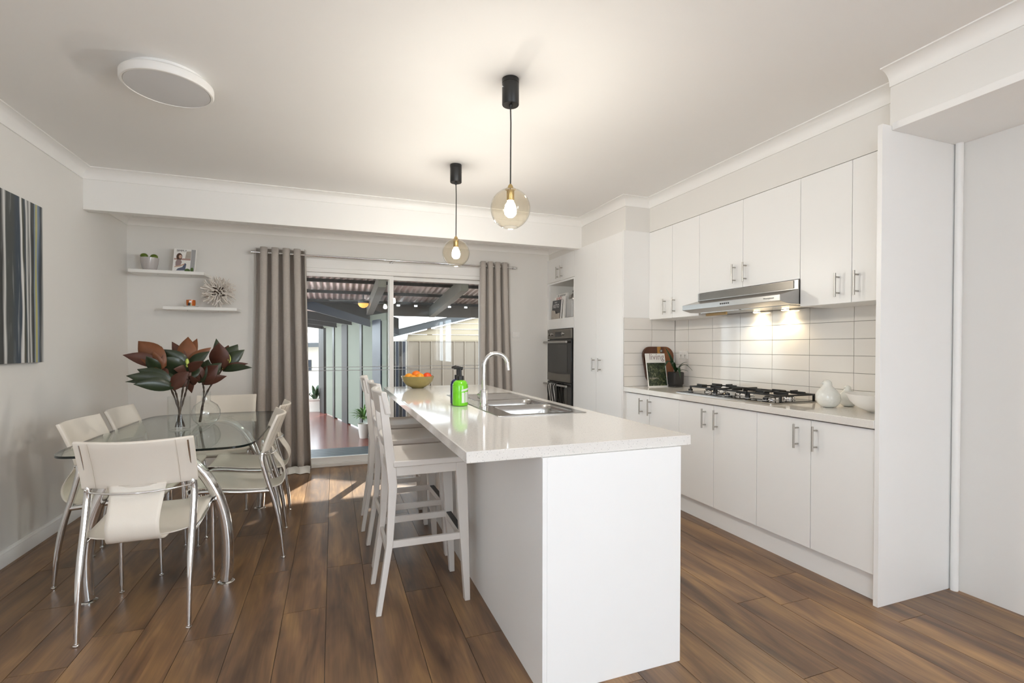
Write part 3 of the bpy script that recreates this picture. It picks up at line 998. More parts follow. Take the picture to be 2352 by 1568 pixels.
# tea towel over the lower handle
tw = thing('tea_towel', 'dark tea towel with white stripes hanging over the lower oven handle', 'towel', (2.41, 5.14, 0.55))
yy = 5.255
for k, (w, mm) in enumerate([(0.030, 'towel_dark'), (0.016, 'towel_white'), (0.012, 'towel_dark'), (0.022, 'towel_white'), (0.034, 'towel_dark'), (0.014, 'towel_white'), (0.040, 'towel_dark'), (0.014, 'towel_white'), (0.016, 'towel_dark')]):
    rows = []
    for j in range(12):
        v = j / 11
        z = 0.842 - v * 0.31
        bul = -0.058 - 0.006 * sin(6 * v + k)
        if j == 0:
            rows.append([(OX - 0.026, yy, 0.826), (OX - 0.026, yy - w, 0.826)])
            rows.append([(OX - 0.030, yy, 0.842), (OX - 0.030, yy - w, 0.842)])
            rows.append([(OX - 0.050, yy, 0.8425), (OX - 0.050, yy - w, 0.8425)])
        else:
            sh = 0.012 * sin(4.0 * v + 1.0) - 0.01 * v
            rows.append([(OX + bul, yy + sh, z), (OX + bul - 0.003 * (-1) ** k, yy - w + sh, z)])
    part(MB().sheet(rows), 'stripe', mm, tw, solid=0.003)
    yy -= w

# books and jar in the niche


def book(label, y0, y1, x0, lean, z0, h, th, cover, group='cookbooks in the oven tower niche'):
    t = thing('cookbook', label, 'book', (x0, (y0 + y1) / 2, z0), group)
    def q(x_, z_):
        return x_ + lean * (z_ - z0) / h
    part(MB().hexa([(x0, y0, z0), (x0 + th, y0, z0), (x0 + th, y1, z0), (x0, y1, z0)], [(q(x0, z0 + h), y0, z0 + h), (q(x0, z0 + h) + th, y0, z0 + h), (q(x0, z0 + h) + th, y1, z0 + h), (q(x0, z0 + h), y1, z0 + h)]), 'cover', cover, t, bevel=0.001)
    part(MB().hexa([(x0 + 0.002, y0 - 0.001, z0 + 0.001), (x0 + th - 0.002, y0 - 0.001, z0 + 0.001), (x0 + th - 0.002, y0 + 0.01, z0 + 0.001), (x0 + 0.002, y0 + 0.01, z0 + 0.001)], [(q(x0, z0 + h) + 0.002, y0 - 0.001, z0 + h - 0.002), (q(x0, z0 + h) + th - 0.002, y0 - 0.001, z0 + h - 0.002), (q(x0, z0 + h) + th - 0.002, y0 + 0.01, z0 + h - 0.002), (q(x0, z0 + h) + 0.002, y0 + 0.01, z0 + h - 0.002)]), 'pages', 'paper', t)
    return t, (lambda y_, z_: (q(x0, z_) - 0.0006, y_, z_)), (lean / h)


NZ = 1.5972
b1, f1, s1 = book('charcoal cookbook titled KETO at the front of the niche', 5.14, 5.375, 2.490, 0.018, NZ, 0.225, 0.018, 'cover_charcoal')
text('title', 'KETO', 0.062, 'ink_white', b1, f1(5.345, NZ + 0.135), (0, -1, 0), (s1, 0, 1))
text('subtitle', 'READY', 0.022, 'ink_white', b1, f1(5.315, NZ + 0.192), (0, -1, 0), (s1, 0, 1))
part(MB().prism([(5.37, NZ + 0.003), (5.145, NZ + 0.003), (5.145, NZ + 0.07), (5.25, NZ + 0.06), (5.27, NZ + 0.10), (5.37, NZ + 0.11)], 'x', 2.4885, 2.4895), 'cover_photo', 'stone_print', b1)
b2, f2, s2 = book('pale cookbook with red JAMIE lettering standing behind the KETO book', 5.10, 5.385, 2.520, 0.018, NZ, 0.265, 0.022, 'paper')
text('title', "JAMIE'S", 0.050, 'ink_red', b2, f2(5.335, NZ + 0.228), (0, -1, 0), (s2, 0, 1))
b3, f3, s3 = book('grey-white cookbook with black script at the back of the niche', 5.12, 5.40, 2.556, 0.018, NZ, 0.305, 0.024, 'paper')
text('title', 'In summer', 0.050, 'ink_dark', b3, f3(5.37, NZ + 0.272), (0, -1, 0), (s3, 0, 1))
jar = thing('storage_jar', 'grey storage jar with a domed lid beside the niche cookbooks', 'jar', (2.57, 4.93, NZ))
part(MB().loft([[(px, py, z) for px, py in rrect(2.57 - w, 2.57 + w, 4.93 - w, 4.93 + w, 0.03, 5)] for w, z in ((0.068, NZ), (0.076, NZ + 0.01), (0.076, NZ + 0.19), (0.066, NZ + 0.205))]), 'body', 'jar_grey', jar)
part(MB().lathe([(0.060, NZ + 0.205), (0.062, NZ + 0.225), (0.058, NZ + 0.232), (0.05, NZ + 0.25), (0.02, NZ + 0.275), (0.008, NZ + 0.28)], (2.57, 4.93), 24), 'lid', 'brushed_steel', jar)
part(MB().ball((2.57, 4.93, NZ + 0.298), 0.02), 'knob', 'black_metal', jar)

# ------------------------------------------------------------------ tiles
tile_me = UNIT.mesh('tile', 'tile', smooth=False)
RH, G2 = 0.1068, 0.0016
zrows = [0.9055 + RH * 0.83]
z = zrows[0]
edges = [0.9058, 0.996, 1.102, 1.209, 1.316, 1.424, 1.531, 1.638, 1.70]
grt = MB().box(XR - 0.005, XR - 0.0002, 1.606, YP - 0.001, 0.906, 1.70)
sp = struct(grt, 'trim_11', 'grout', 'grouted backing of the tiled splashback')
ycol = [1.607] + [3.595 + 0.0 - 0.2995 * k for k in range(6, -1, -1)] + [YP - 0.012]
tb = []
for i in range(len(ycol) - 1):
    if ycol[i + 1] <= ycol[i]:
        continue
    for j in range(len(edges) - 1):
        if edges[j] > 1.50 and not (2.2 < (ycol[i] + ycol[i + 1]) / 2 < 3.2):
            if edges[j + 1] > 1.54:
                continue
        tb.append((XR - 0.011, XR - 0.004, ycol[i] + G2, ycol[i + 1] - G2, edges[j] + G2, edges[j + 1] - G2))
shared_boxes('tile', tile_me, sp, tb)
sp2 = struct(MB().box(CABX + 0.003, XR - 0.011, YP - 0.005, YP - 0.0004, 0.906, 1.531), 'trim_12', 'grout', 'grouted backing of the short tiled return beside the pantry')
tb = []
for (xa, xb_) in ((CABX + 0.003, 2.772), (2.772, XR - 0.012)):
    for j in range(6):
        tb.append((xa + G2, xb_ - G2, YP - 0.011, YP - 0.004, edges[j] + G2, edges[j + 1] - G2))
shared_boxes('tile', tile_me, sp2, tb)

# power points
def outlet_x(label, yc, zc, xw):
    t = thing('power_point', label, 'power outlet', (xw, yc, zc - 0.036))
    pl = part(MB().box(xw - 0.010, xw, yc - 0.057, yc + 0.057, zc - 0.036, zc + 0.036), 'plate', 'white_plastic', t, bevel=0.002)
    for dy in (-0.027, 0.027):
        part(MB().box(xw - 0.0112, xw - 0.0098, yc + dy - 0.006, yc + dy - 0.003, zc - 0.008, zc + 0.002).box(xw - 0.0112, xw - 0.0098, yc + dy + 0.003, yc + dy + 0.006, zc - 0.008, zc + 0.002).box(xw - 0.0112, xw - 0.0098, yc + dy - 0.0015, yc + dy + 0.0015, zc - 0.022, zc - 0.012), 'slots', 'ink_dark', t)
        part(MB().box(xw - 0.014, xw - 0.0095, yc + dy - 0.006, yc + dy + 0.006, zc + 0.014, zc + 0.026), 'rocker', 'white_plastic', t)


outlet_x('white double power point on the tiles behind the potted plant', 3.657, 1.192, XR - 0.011)

# ------------------------------------------------------------------ benchtop, cooktop, hood
ZT = 0.9054
solo(MB().box(CABX - 0.004, XR - 0.012, 1.606, YP - 0.012, 0.864, ZT), 'kitchen_benchtop', 'quartz', 'long speckled white stone benchtop along the right wall', 'benchtop', bevel=0.003)

ck = thing('gas_cooktop', 'five-burner gas cooktop with black cast-iron trivets', 'cooktop', (2.78, 2.72, ZT))
part(MB().prism(rrect(2.545, 2.985, 2.268, 3.172, 0.02), 'z', ZT + 0.0005, ZT + 0.006), 'steel_tray', 'brushed_steel', ck, bevel=0.001)
part(MB().prism(rrect(2.60, 2.975, 2.29, 3.15, 0.02), 'z', ZT + 0.006, ZT + 0.009), 'hob_plate', 'black_gloss', ck)
for yk in (3.09, 2.83, 2.71, 2.53, 2.385):
    part(MB().lathe([(0.020, ZT + 0.009), (0.020, ZT + 0.013), (0.017, ZT + 0.014), (0.0165, ZT + 0.030), (0.015, ZT + 0.032)], (2.632, yk), 20), 'knob', 'black_gloss', ck)
    part(MB().torus((2.632, yk, ZT + 0.013), 0.018, 0.003, 'z', 20, 6), 'knob_ring', 'chrome', ck)
burn = [(2.73, 2.995, 0.030), (2.88, 3.02, 0.040), (2.80, 2.72, 0.058), (2.73, 2.43, 0.042), (2.88, 2.42, 0.030)]
for bx, by, br in burn:
    bb = part(MB().lathe([(br + 0.008, ZT + 0.009), (br + 0.006, ZT + 0.020), (br, ZT + 0.026)], (bx, by), 24), 'burner', 'chrome', ck)
    part(MB().lathe([(br - 0.002, ZT + 0.026), (br - 0.002, ZT + 0.032), (br - 0.008, ZT + 0.034)], (bx, by), 24), 'burner_cap', 'cast_iron', bb)
for (ya, yb_) in ((2.30, 2.565), (2.575, 2.865), (2.875, 3.14)):
    g = MB()
    t_, h0, h1 = 0.011, ZT + 0.046, ZT + 0.062
    xa, xb_ = 2.665, 2.968
    yc = (ya + yb_) / 2
    for (p, q) in (((xa, ya), (xb_, ya + t_)), ((xa, yb_ - t_), (xb_, yb_)), ((xa, ya), (xa + t_, yb_)), ((xb_ - t_, ya), (xb_, yb_))):
        g.box(p[0], q[0], p[1], q[1], h0 - 0.004, h0 + 0.006)
    for xx, y_ in ((xa, ya), (xb_ - 0.012, ya), (xa, yb_ - 0.012), (xb_ - 0.012, yb_ - 0.012)):
        g.box(xx, xx + 0.012, y_, y_ + 0.012, ZT + 0.009, h0)
    for (x_, y_) in ((2.735, yc), (2.885, yc)) if (yb_ - ya) < 0.28 else ((2.80, yc),):
        L_ = 0.085 if (yb_ - ya) < 0.28 else 0.115
        for a in (0, 90, 180, 270):
            dx, dy = cos(math.radians(a)), sin(math.radians(a))
            p0 = (x_ + dx * 0.022, y_ + dy * 0.022)
            p1 = (min(max(x_ + dx * L_, xa), xb_), min(max(y_ + dy * (L_ + 0.04), ya), yb_))
            nx, ny = -dy * 0.005, dx * 0.005
            g.hexa([(p0[0] - nx, p0[1] - ny, h0), (p1[0] - nx, p1[1] - ny, h0), (p1[0] + nx, p1[1] + ny, h0), (p0[0] + nx, p0[1] + ny, h0)], [(p0[0] - nx, p0[1] - ny, h1 + 0.004), (p1[0] - nx, p1[1] - ny, h1 + 0.004), (p1[0] + nx, p1[1] + ny, h1 + 0.004), (p0[0] + nx, p0[1] + ny, h1 + 0.004)])
    part(g, 'trivet', 'cast_iron', ck, bevel=0.001)

hd = thing('range_hood', 'slide-out stainless steel range hood with two lit lamps', 'range hood', (2.8, 2.686, 1.525))
HY0, HY1 = 2.241, 3.132
part(MB().prism([(2.585, 1.551), (2.585, 1.588), (2.735, 1.628), (2.735, 1.687), (XR - 0.013, 1.687), (XR - 0.013, 1.533), (2.66, 1.533)], 'y', HY0, HY1), 'canopy', 'brushed_steel', hd, bevel=0.001)
part(MB().box(2.730, 2.7345, HY0 + 0.03, HY1 - 0.02, 1.634, 1.684), 'recess_strip', 'oven_steel', hd)
part(MB().box(2.583, 2.586, 2.243, 3.130, 1.552, 1.587), 'front_bar', 'brushed_steel', hd)
part(MB().box(2.72, 2.96, HY0 + 0.05, 2.68, 1.529, 1.534).box(2.72, 2.96, 2.70, HY1 - 0.05, 1.529, 1.534), 'filter', 'brushed_steel', hd)
for k in range(5):
    part(MB().box(2.5815, 2.584, 2.735 - k * 0.018 - 0.011, 2.735 - k * 0.018, 1.566, 1.576), 'button', 'ink_dark', hd)
text('logo', 'Westinghouse', 0.014, 'ink_dark', hd, (2.582, 2.365, 1.567), (0, -1, 0), (0, 0, 1))
for yl in (2.79, 2.545):
    lp = part(MB().cyl((2.985, yl), 0.030, 1.524, 1.533, 20), 'lamp_ring', 'chrome', hd)
    part(MB().cyl((2.985, yl), 0.023, 1.521, 1.525, 20), 'lamp_lens', 'hood_lamp', lp)
    light('hood_spot', 'SPOT', (2.985, yl, 1.518), 5.0, (1.0, 0.80, 0.50), (0, math.radians(14), 0), spot_size=math.radians(140), spot_blend=0.6, shadow_soft_size=0.02)
solo(MB().box(2.80, 2.815, 2.905, 3.115, 1.512, 1.5285), 'timber_batten', 'bamboo', 'small bare timber batten under the left end of the range hood', 'batten')

# things on the benchtop
# cutting board leaning on the tiled return
t = thing('cutting_board', 'dark wooden cutting board with a pale stripe leaning in the corner', 'cutting board', (2.83, 3.72, ZT))


def lean_pt(u, w, y0, lean, z):
    return (u, y0 + lean * z + w, ZT + 0.0005 + z)


ol = []
for px, pz in rrect(2.652, 2.995, 0.0, 0.362, 0.085, 8):
    k = (pz / 0.362)
    tap = 0.05 * (1 - min(1, pz / 0.22)) ** 2
    ol.append((px + (tap if px < 2.82 else -tap), pz))
r0 = [lean_pt(a, 0, 3.708, 0.135, b_) for a, b_ in ol]
r1 = [lean_pt(a, 0.018, 3.708, 0.135, b_) for a, b_ in ol]
part(MB().loft([r0, r1]), 'board', 'board_wood', t, bevel=0.004)
part(MB().torus(lean_pt(2.855, -0.001, 3.708, 0.135, 0.322), 0.012, 0.004, 'y', 18, 6), 'hole_ring', 'gap_dark', t)
part(MB().tube([lean_pt(2.855, -0.0015, 3.708, 0.135, 0.322), lean_pt(2.855, 0.003, 3.708, 0.135, 0.322)], 0.011, 16), 'hang_hole', 'brushed_steel', t)
# magazine
t = thing('magazine', 'magazine with a white living masthead leaning on the cutting board', 'magazine', (2.75, 3.68, ZT))
def mp_(u, w, z):
    return (u, 3.652 + 0.15 * z + w, ZT + 0.0005 + z)
q = [(2.648, 0.0), (2.858, 0.0), (2.851, 0.300), (2.641, 0.300)]
part(MB().loft([[mp_(a, 0, b_) for a, b_ in q], [mp_(a, 0.006, b_) for a, b_ in q]]), 'pages', 'paper', t)
q = [(2.655, 0.010), (2.850, 0.010), (2.845, 0.216), (2.650, 0.216)]
part(MB().loft([[mp_(a, -0.0008, b_) for a, b_ in q], [mp_(a, 0, b_) for a, b_ in q]]), 'cover_photo', 'foliage_print', t)
text('masthead', 'living', 0.080, 'mauve_print', t, mp_(2.680, -0.0009, 0.244), (1, 0, 0), (0, 0.15, 1), lift=0.0003)
text('headline', 'POWERFUL', 0.020, 'stone_print', t, mp_(2.664, -0.0012, 0.070), (1, 0, 0), (0, 0.15, 1), lift=0.0003)
# potted plant


def blade(base, tip, w, up=0.3, nseg=7, droop=0.0, fold=0.25, sideways=None):
    """a leaf blade from base to tip; rows of three points (edge, rib, edge)"""
    b0, t0 = Vector(base), Vector(tip)
    d = t0 - b0
    L_ = d.length
    dn = d.normalized()
    s = sideways or dn.cross(Vector((0, 0, 1)))
    s = Vector(s)
    s = (s - dn * s.dot(dn))
    if s.length < 1e-3:
        s = Vector((1, 0, 0))
    s.normalize()
    n = s.cross(dn)
    rows = []
    for i in range(nseg + 1):
        v = i / nseg
        p = b0 + d * v + Vector((0, 0, 1)) * (up * L_ * sin(PI * v) * 0.5) - Vector((0, 0, droop * L_ * v * v))
        hw = w * 0.5 * max(0.04, sin(PI * (0.06 + 0.94 * v) ** 0.85)) if i < nseg else w * 0.01
        rows.append([p - s * hw + n * hw * fold, p, p + s * hw + n * hw * fold])
    return rows


t = thing('potted_plant', 'small strappy green plant in a square black pot beside the magazine', 'potted plant', (2.895, 3.60, ZT))
pc = (2.900, 3.60)
part(MB().loft([[(a, b_, z) for a, b_ in rrect(pc[0] - w, pc[0] + w, pc[1] - w, pc[1] + w, 0.02, 5)] for w, z in ((0.046, ZT + 0.0005), (0.050, ZT + 0.003), (0.050, ZT + 0.016), (0.046, ZT + 0.017), (0.050, ZT + 0.020), (0.054, ZT + 0.030), (0.056, ZT + 0.13), (0.053, ZT + 0.134))]), 'pot', 'pot_black', t)
part(MB().loft([[(a, b_, z) for a, b_ in rrect(pc[0] - w, pc[0] + w, pc[1] - w, pc[1] + w, 0.02, 5)] for w, z in ((0.048, ZT + 0.1335), (0.048, ZT + 0.1355))]), 'soil', 'soil', t)
zb = ZT + 0.135
for tp, w, up, dr in (((2.80, 3.62, 1.262), 0.050, 0.1, 0.0), ((2.985, 3.55, 1.135), 0.026, 0.35, 0.05), ((3.025, 3.53, 1.075), 0.034, 0.75, 0.15), ((2.69, 3.51, 1.085), 0.030, 0.75, 0.10), ((2.75, 3.47, 1.11), 0.026, 0.5, 0.05), ((2.97, 3.52, 1.055), 0.024, 0.3, 0.05), ((2.84, 3.46, 1.02), 0.030, 0.8, 0.2)):
    part(MB().sheet(blade((pc[0], pc[1], zb - 0.005), tp, w, up, 8, dr)), 'leaf', 'leaf_dark', t, solid=0.0015)


def bird(label, cx, cy, s, ang, hs=1.14):
    t = thing('bird_figurine', label, 'figurine', (cx, cy, ZT), 'white ceramic birds on the benchtop')
    prof = [(0.030, 0.0), (0.046, 0.004), (0.068, 0.025), (0.080, 0.055), (0.076, 0.085), (0.058, 0.112), (0.038, 0.130), (0.030, 0.140), (0.030, 0.152), (0.028, 0.164), (0.018, 0.174), (0.004, 0.178)]
    mb = MB()
    n = 32
    rings = []
    for r, z_ in prof:
        rings.append([(cx + s * r * cos(2 * PI * k / n) * (1 + (0.06 * cos(2 * (2 * PI * k / n)) if z_ < 0.1 else 0)) + s * 0.012 * (z_ / 0.178) * cos(ang), cy + s * r * sin(2 * PI * k / n) * 1.05 + s * 0.012 * (z_ / 0.178) * sin(ang), ZT + 0.0005 + s * hs * z_) for k in range(n)])
    mb.loft(rings)
    part(mb, 'body', 'bird_ceramic', t)
    hx, hy = cx + s * 0.012 * cos(ang), cy + s * 0.012 * sin(ang)
    part(MB().tube([(hx + cos(ang) * s * 0.022, hy + sin(ang) * s * 0.022, ZT + s * hs * 0.158), (hx + cos(ang) * s * 0.044, hy + sin(ang) * s * 0.044, ZT + s * hs * 0.154)], [0.010 * s, 0.002 * s], 10), 'beak', 'bird_ceramic', t)
    for sd in (-1, 1):
        wx, wy = cx - sin(ang) * sd * s * 0.050, cy + cos(ang) * sd * s * 0.050
        part(MB().ball((wx, wy, ZT + s * 0.070), s * 0.042, 0.7 + 0.2 * abs(cos(ang)), 0.7 + 0.2 * abs(sin(ang)), 1.1, 14, 8), 'wing', 'bird_ceramic', t)


bird('plump white ceramic bird figurine, the larger of two, near the cooktop', 2.775, 2.065, 0.80, math.radians(150))
bird('smaller white ceramic bird figurine tucked behind the white bowl', 2.935, 2.06, 0.62, math.radians(170))
t = thing('white_bowl', 'wide white ceramic bowl beside the tall end panel', 'bowl', (2.80, 1.80, ZT))
bw = [(0.045, 0.0), (0.048, 0.004), (0.060, 0.005), (0.110, 0.030), (0.140, 0.060), (0.160, 0.100), (0.157, 0.100), (0.136, 0.062), (0.105, 0.034), (0.050, 0.012), (0.003, 0.010)]
part(MB().lathe([(r, ZT + 0.0005 + z_) for r, z_ in bw], (2.80, 1.79), 40), 'bowl', 'white_ceramic', t)
for k, (dx, dy, r) in enumerate(((0.03, -0.02, 0.05), (-0.02, -0.05, 0.036), (0.06, 0.04, 0.034))):
    solo(MB().ball((2.80 + dx, 1.79 + dy, ZT + 0.062 + 0.012 * k * 0 + r * 0.45), r, 1, 0.8, 0.55, 14, 8), 'seashell', 'paper', ['cream shell in the white bowl, the biggest of three', 'small cream shell at the near side of the white bowl', 'small cream shell at the far side of the white bowl'][k], 'shell', 'shells in the white bowl')

# ------------------------------------------------------------------ island
IX0, IX1, IY0, IY1 = 0.7014, 1.3064, 1.586, 4.42
isl = thing('island_bench', 'white island bench cabinet standing in the middle of the room', 'kitchen island', (1.0, 3.0, 0))
part(MB().box(IX0, IX0 + 0.018, IY0, IY1, 0.0, 0.8645), 'back_panel', 'cabinet_white', isl, bevel=0.001)
part(MB().box(IX0 + 0.0185, IX1, IY0 + 0.001, IY0 + 0.019, 0.0, 0.8645), 'end_panel', 'cabinet_white', isl, bevel=0.001)
part(MB().box(IX0 + 0.0185, IX1, IY1 - 0.018, IY1, 0.0, 0.8645), 'end_panel', 'cabinet_white', isl, bevel=0.001)
part(MB().box(IX1 - 0.08, IX1 - 0.064, IY0 + 0.02, IY1 - 0.019, 0.0, 0.12), 'kickboard', 'cabinet_white', isl)
part(MB().box(IX0 + 0.019, IX1 - 0.021, IY0 + 0.02, IY1 - 0.019, 0.12, 0.136), 'base_board', 'cabinet_white', isl)
for k in range(6):
    w = (IY1 - IY0 - 0.04) / 6
    a = IY0 + 0.02 + k * w
    d = part(MB().box(IX1 - 0.019, IX1 - 0.001, a + 0.0016, a + w - 0.0016, 0.13, 0.862), 'door', 'cabinet_white', isl, bevel=0.001)
    hy = a + (w - 0.04 if k % 2 == 0 else 0.04)
    part(MB().tube([(IX1 + 0.033, hy, 0.69), (IX1 + 0.033, hy, 0.826)], 0.0058, 12).tube([(IX1 - 0.001, hy, 0.71), (IX1 + 0.033, hy, 0.71)], 0.0045, 8).tube([(IX1 - 0.001, hy, 0.805), (IX1 + 0.033, hy, 0.805)], 0.0045, 8), 'handle', 'handle_steel', d)
SX0, SX1, SY0, SY1 = 0.79, 1.292, 2.335, 3.55
solo(MB().grid('z', [0.423, SX0 + 0.015, SX1 - 0.015, 1.363], [1.595, SY0 + 0.015, SY1 - 0.015, 4.47], 0.865, ZT, holes=[(1, 1)]), 'island_benchtop', 'quartz', 'speckled white stone top of the island with an inset sink', 'benchtop', bevel=0.003)

sk = thing('kitchen_sink', 'stainless double-bowl sink with ribbed drainer set into the island', 'sink', (1.04, 2.94, 0.72))
b_near = (0.885, 1.245, 2.385, 2.735)
b_far = (0.885, 1.245, 2.775, 3.055)
part(MB().grid('z', [SX0, b_near[0], b_near[1], SX1], [SY0, b_near[2], b_near[3], b_far[2], b_far[3], SY1], ZT + 0.0004, ZT + 0.0040, holes=[(1, 1), (1, 3)]), 'rim', 'sink_steel', sk, bevel=0.0015)
for bb, dep in ((b_near, 0.17), (b_far, 0.15)):
    rings = []
    for k, (ins, dz) in enumerate(((-0.002, 0.0035), (0.004, -0.004), (0.010, -0.03), (0.018, -dep + 0.02), (0.035, -dep), (0.12, -dep - 0.002))):
        rings.append([(a, b2_, ZT + dz) for a, b2_ in rrect(bb[0] + ins, bb[1] - ins, bb[2] + ins, bb[3] - ins, 0.05 if ins < 0.1 else 0.02, 6)])
    bs = part(MB().loft(rings, True, False)._add([Vector(p) for p in rings[-1]], [tuple(range(len(rings[-1])))]), 'basin', 'sink_steel', sk)
    cx, cy = (bb[0] + bb[1]) / 2, (bb[2] + bb[3]) / 2
    part(MB().cyl((cx, cy), 0.04, ZT - dep - 0.002, ZT - dep + 0.001, 24), 'drain', 'chrome', bs)
for k in range(7):
    yy = 3.12 + k * 0.055
    part(MB().tube([(0.88, yy, ZT + 0.0035), (1.24, yy, ZT + 0.0035)], 0.0055, 8), 'drainer_rib', 'sink_steel', sk)

tp = thing('kitchen_tap', 'chrome gooseneck mixer tap standing at the island sink', 'tap', (0.826, 2.735, ZT))
tx, ty = 0.832, 2.735
part(MB().lathe([(0.027, ZT + 0.0042), (0.027, ZT + 0.010), (0.023, ZT + 0.013), (0.023, ZT + 0.098), (0.019, ZT + 0.104), (0.013, ZT + 0.106)], (tx, ty), 24), 'base', 'chrome', tp)
arc = [(tx, ty, ZT + 0.10), (tx, ty, ZT + 0.18), (tx, ty, ZT + 0.245)]
R_ = 0.074
for k in range(1, 15):
    a = math.radians(180 - k * 180 / 14 * 0.93)
    arc.append((tx + R_ + R_ * cos(a), ty, ZT + 0.245 + R_ * sin(a)))
arc.append((arc[-1][0] + 0.003, ty, arc[-1][2] - 0.028))
part(MB().tube(arc, 0.0125, 16), 'spout', 'chrome', tp)
part(MB().tube([arc[-1], (arc[-1][0] + 0.002, ty, arc[-1][2] - 0.014)], 0.0135, 16), 'nozzle', 'chrome', tp)
lv = part(MB().tube([(tx, ty + 0.02, ZT + 0.066), (tx - 0.004, ty + 0.062, ZT + 0.066)], 0.021, 18), 'lever_body', 'chrome', tp)
part(MB().tube([(tx + 0.002, ty + 0.052, ZT + 0.078), (tx + 0.034, ty + 0.075, ZT + 0.125)], [0.006, 0.004], 10), 'lever', 'chrome', lv)


def soap(label, cx, cy, body, lab):
    t = thing('soap_bottle', label, 'soap bottle', (cx, cy, ZT), 'pump soap bottles by the sink')
    z0 = ZT + 0.0005
    part(MB().lathe([(0.040, z0), (0.046, z0 + 0.003), (0.0475, z0 + 0.010), (0.0475, z0 + 0.118), (0.0455, z0 + 0.132), (0.038, z0 + 0.146), (0.026, z0 + 0.154), (0.018, z0 + 0.156)], (cx, cy), 36), 'bottle', body, t)
    pm = part(MB().lathe([(0.021, z0 + 0.156), (0.021, z0 + 0.180), (0.018, z0 + 0.182), (0.009, z0 + 0.182), (0.009, z0 + 0.222)], (cx, cy), 20), 'pump_collar', 'black_metal', t)
    part(MB().tube([(cx + 0.014, cy - 0.006, z0 + 0.226), (cx - 0.012, cy + 0.006, z0 + 0.232), (cx - 0.036, cy + 0.014, z0 + 0.226)], [0.011, 0.011, 0.006], 10), 'pump_head', 'black_metal', pm)
    if lab:
        def patch(a0, a1, za, zb_, ztilt=0.0):
            rows = []
            for za_ in (za, zb_):
                rows.append([(cx + 0.0479 * cos(math.radians(a0 + (a1 - a0) * k / 10)), cy + 0.0479 * sin(math.radians(a0 + (a1 - a0) * k / 10)), z0 + za_ + ztilt * k / 10) for k in range(11)])
            return MB().sheet(rows)
        part(patch(-93, -71, 0.020, 0.082), 'label', 'label_white', t, recalc=False)
        part(patch(-66, 10, 0.022, 0.086), 'label', 'label_white', t, recalc=False)
        part(patch(-95, 10, 0.088, 0.100, 0.014), 'label', 'label_white', t, recalc=False)
    return t


soap('bright green pump soap bottle with white labels beside the sink', 0.727, 2.885, 'soap_green', True)
soap('navy blue pump soap bottle hidden behind the green one', 0.737, 2.987, 'soap_blue', False)

t = thing('fruit_bowl', 'olive ceramic fruit bowl at the far end of the island', 'bowl', (0.695, 4.27, ZT))
bw = [(0.052, 0.0), (0.055, 0.004), (0.062, 0.006), (0.100, 0.028), (0.128, 0.060), (0.144, 0.104), (0.140, 0.104), (0.122, 0.062), (0.094, 0.033), (0.05, 0.014), (0.003, 0.012)]
part(MB().lathe([(r, ZT + 0.0005 + z_) for r, z_ in bw], (0.695, 4.27), 40), 'bowl', 'bowl_olive', t)
fr = [('yellow-orange orange at the left rim of the fruit bowl', -0.078, -0.015, 0.092, 0.040, 'orange_a'), ('golden orange at the front left of the fruit bowl', -0.052, -0.065, 0.086, 0.036, 'orange_a'), ('deep orange on top in the middle of the fruit bowl', -0.008, 0.028, 0.110, 0.042, 'orange_b'), ('orange at the front middle of the fruit bowl', 0.010, -0.052, 0.094, 0.040, 'orange_a'), ('red-orange fruit at the right rim of the fruit bowl', 0.082, -0.005, 0.094, 0.041, 'orange_c')]
for lb, dx, dy, dz, r, mm in fr:
    o = thing('orange', lb, 'fruit', (0.695 + dx, 4.27 + dy, ZT + dz - r), 'oranges in the fruit bowl')
    part(MB().ball((0.695 + dx, 4.27 + dy, ZT + dz), r, 1, 1, 0.95, 20, 12), 'peel', mm, o)
    part(MB().cyl((0.695 + dx, 4.27 + dy), 0.003, ZT + dz + r * 0.93, ZT + dz + r * 0.97, 8), 'stem_end', 'green_stem', o)

